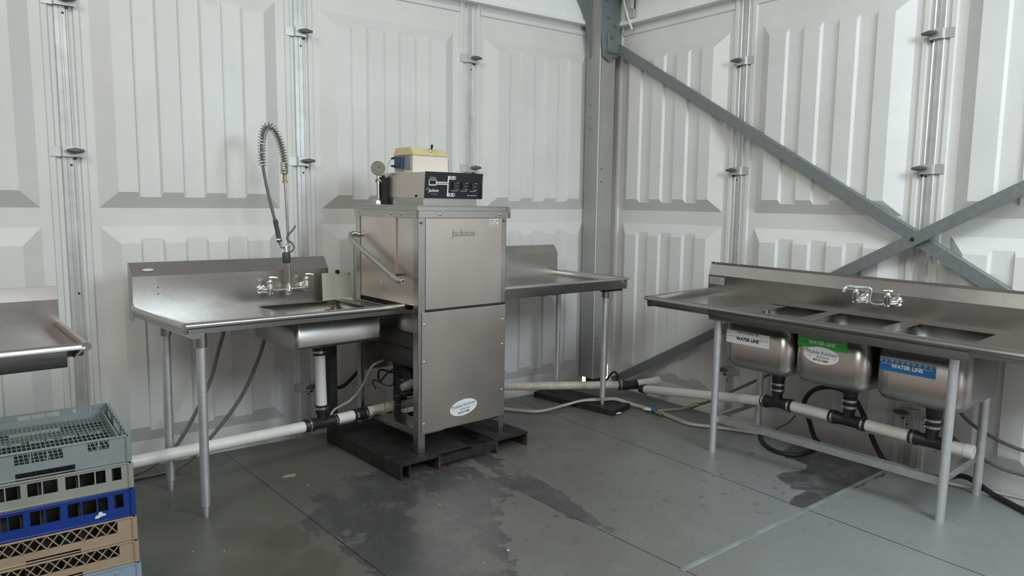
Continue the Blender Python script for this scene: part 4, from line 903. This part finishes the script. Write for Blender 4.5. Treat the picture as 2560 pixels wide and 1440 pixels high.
line_obj('water_hose', 'grey hose rising from the brass coupling behind the sink leg', 'hose', [(.010, -.99, .040), (.02, -1.081, .082), (.02, -1.257, .191), (.02, -1.446, .307), (.02, -1.633, .430), (.02, -1.80, .56)], .010, 'hose_grey')
line_obj('power_cable', 'thick black cable arched between the first and second sink drains', 'cable', [(.02, -1.90, .012), (.02, -1.864, .038), (.02, -1.821, .135), (.02, -1.785, .201), (.02, -1.794, .266), (.02, -1.843, .327), (.02, -1.93, .365), (.02, -2.017, .365), (.02, -2.092, .334), (.02, -2.144, .263), (.02, -2.184, .191), (.02, -2.224, .108), (.02, -2.263, .049), (.02, -2.31, .012), (.03, -2.45, .012)], .014, 'cable_black')
line_obj('power_cable', 'black cable looped on the floor behind the front sink rail', 'cable', [(-.03, -1.56, .012), (-.09, -1.561, .012), (-.22, -1.66, .012), (-.317, -1.787, .012), (-.329, -1.887, .012), (-.264, -1.948, .012), (-.131, -1.942, .012), (-.0, -1.90, .012)], .012, 'cable_black')
line_obj('cable', 'thin cable curving from the floor up to the black arch', 'cable', [(-.02, -1.56, .012), (.0, -1.601, .017), (.0, -1.628, .037), (.0, -1.695, .086), (.0, -1.734, .136), (.01, -1.775, .20)], .005, 'hose_grey')
line_obj('water_hose', 'upper grey hose looping past the right back leg of the sink', 'hose', [(.10, -2.53, .52), (.10, -2.595, .403), (.10, -2.642, .345), (.10, -2.702, .305), (.10, -2.779, .274), (.10, -2.852, .253), (.10, -2.931, .242), (.10, -3.1, .24)], .009, 'hose_grey')
line_obj('water_hose', 'lower grey hose looping past the right back leg of the sink', 'hose', [(.10, -2.48, .44), (.10, -2.503, .359), (.10, -2.538, .291), (.10, -2.582, .236), (.10, -2.645, .188), (.10, -2.695, .159), (.10, -2.771, .139), (.10, -2.845, .122), (.10, -2.941, .118), (.10, -3.1, .118)], .009, 'hose_grey')
line_obj('braided_hose', 'pale hose lying along the floor edge under the right sink end', 'hose', [(-.06, -2.30, .012), (-.045, -2.468, .012), (-.022, -2.639, .012), (.0, -2.727, .014), (.03, -2.82, .014), (.06, -2.94, .014), (.08, -3.1, .014)], .010, 'hose_braid')
line_obj('power_cable', 'thick black cable running out to the right at the floor edge', 'cable', [(.16, -2.56, -.03), (.10, -2.63, .02), (.05, -2.70, .045), (.03, -2.76, .036), (-.01, -2.84, .018), (-.06, -2.93, .016), (-.13, -3.05, .016), (-.22, -3.2, .016)], .014, 'cable_black')
for x, y, r in ((-2.312, -1.903, .007), (-2.449, -1.927, .003), (-2.726, -.757, .004), (-3.264, -1.23, .003), (-3.372, -1.163, .003), (-1.006, -2.048, .003), (-.42, -1.449, .004), (-2.303, -1.341, .004)):
    m = MB(); m.tube([(x-r*.4, y, r*.5), (x, y, r*.5), (x+r*.8, y+r*.3, r*.5)], [r*.5, r*.62, r*.35], 7); tag(m.build('crumb', 'crumb'), 'tiny white crumb lying on the grey floor', 'crumb', 'white crumbs on the floor')
line_obj('rubber_strap', 'black rubber strap looped over the foot of the rising brace', 'strap', [(.05, -.02, .0), (.05, -.045, .03), (.05, -.085, .078), (.05, -.118, .095), (.05, -.145, .080), (.05, -.150, .045), (.05, -.140, .02)], .008, 'cable_black')
m = MB(); m.add([(-2.80, -.585, .001), (-2.735, -.600, .001), (-2.72, -.575, .001), (-2.77, -.560, .001), (-2.80, -.585, .006), (-2.735, -.600, .007), (-2.72, -.575, .006), (-2.77, -.560, .006)], [(0, 3, 2, 1), (4, 5, 6, 7), (0, 1, 5, 4), (1, 2, 6, 5), (2, 3, 7, 6), (3, 0, 4, 7)])
tag(m.build('wood_chip', 'rack_tan', smooth=0), 'small tan chip lying on the floor left of the black pallet', 'scrap')
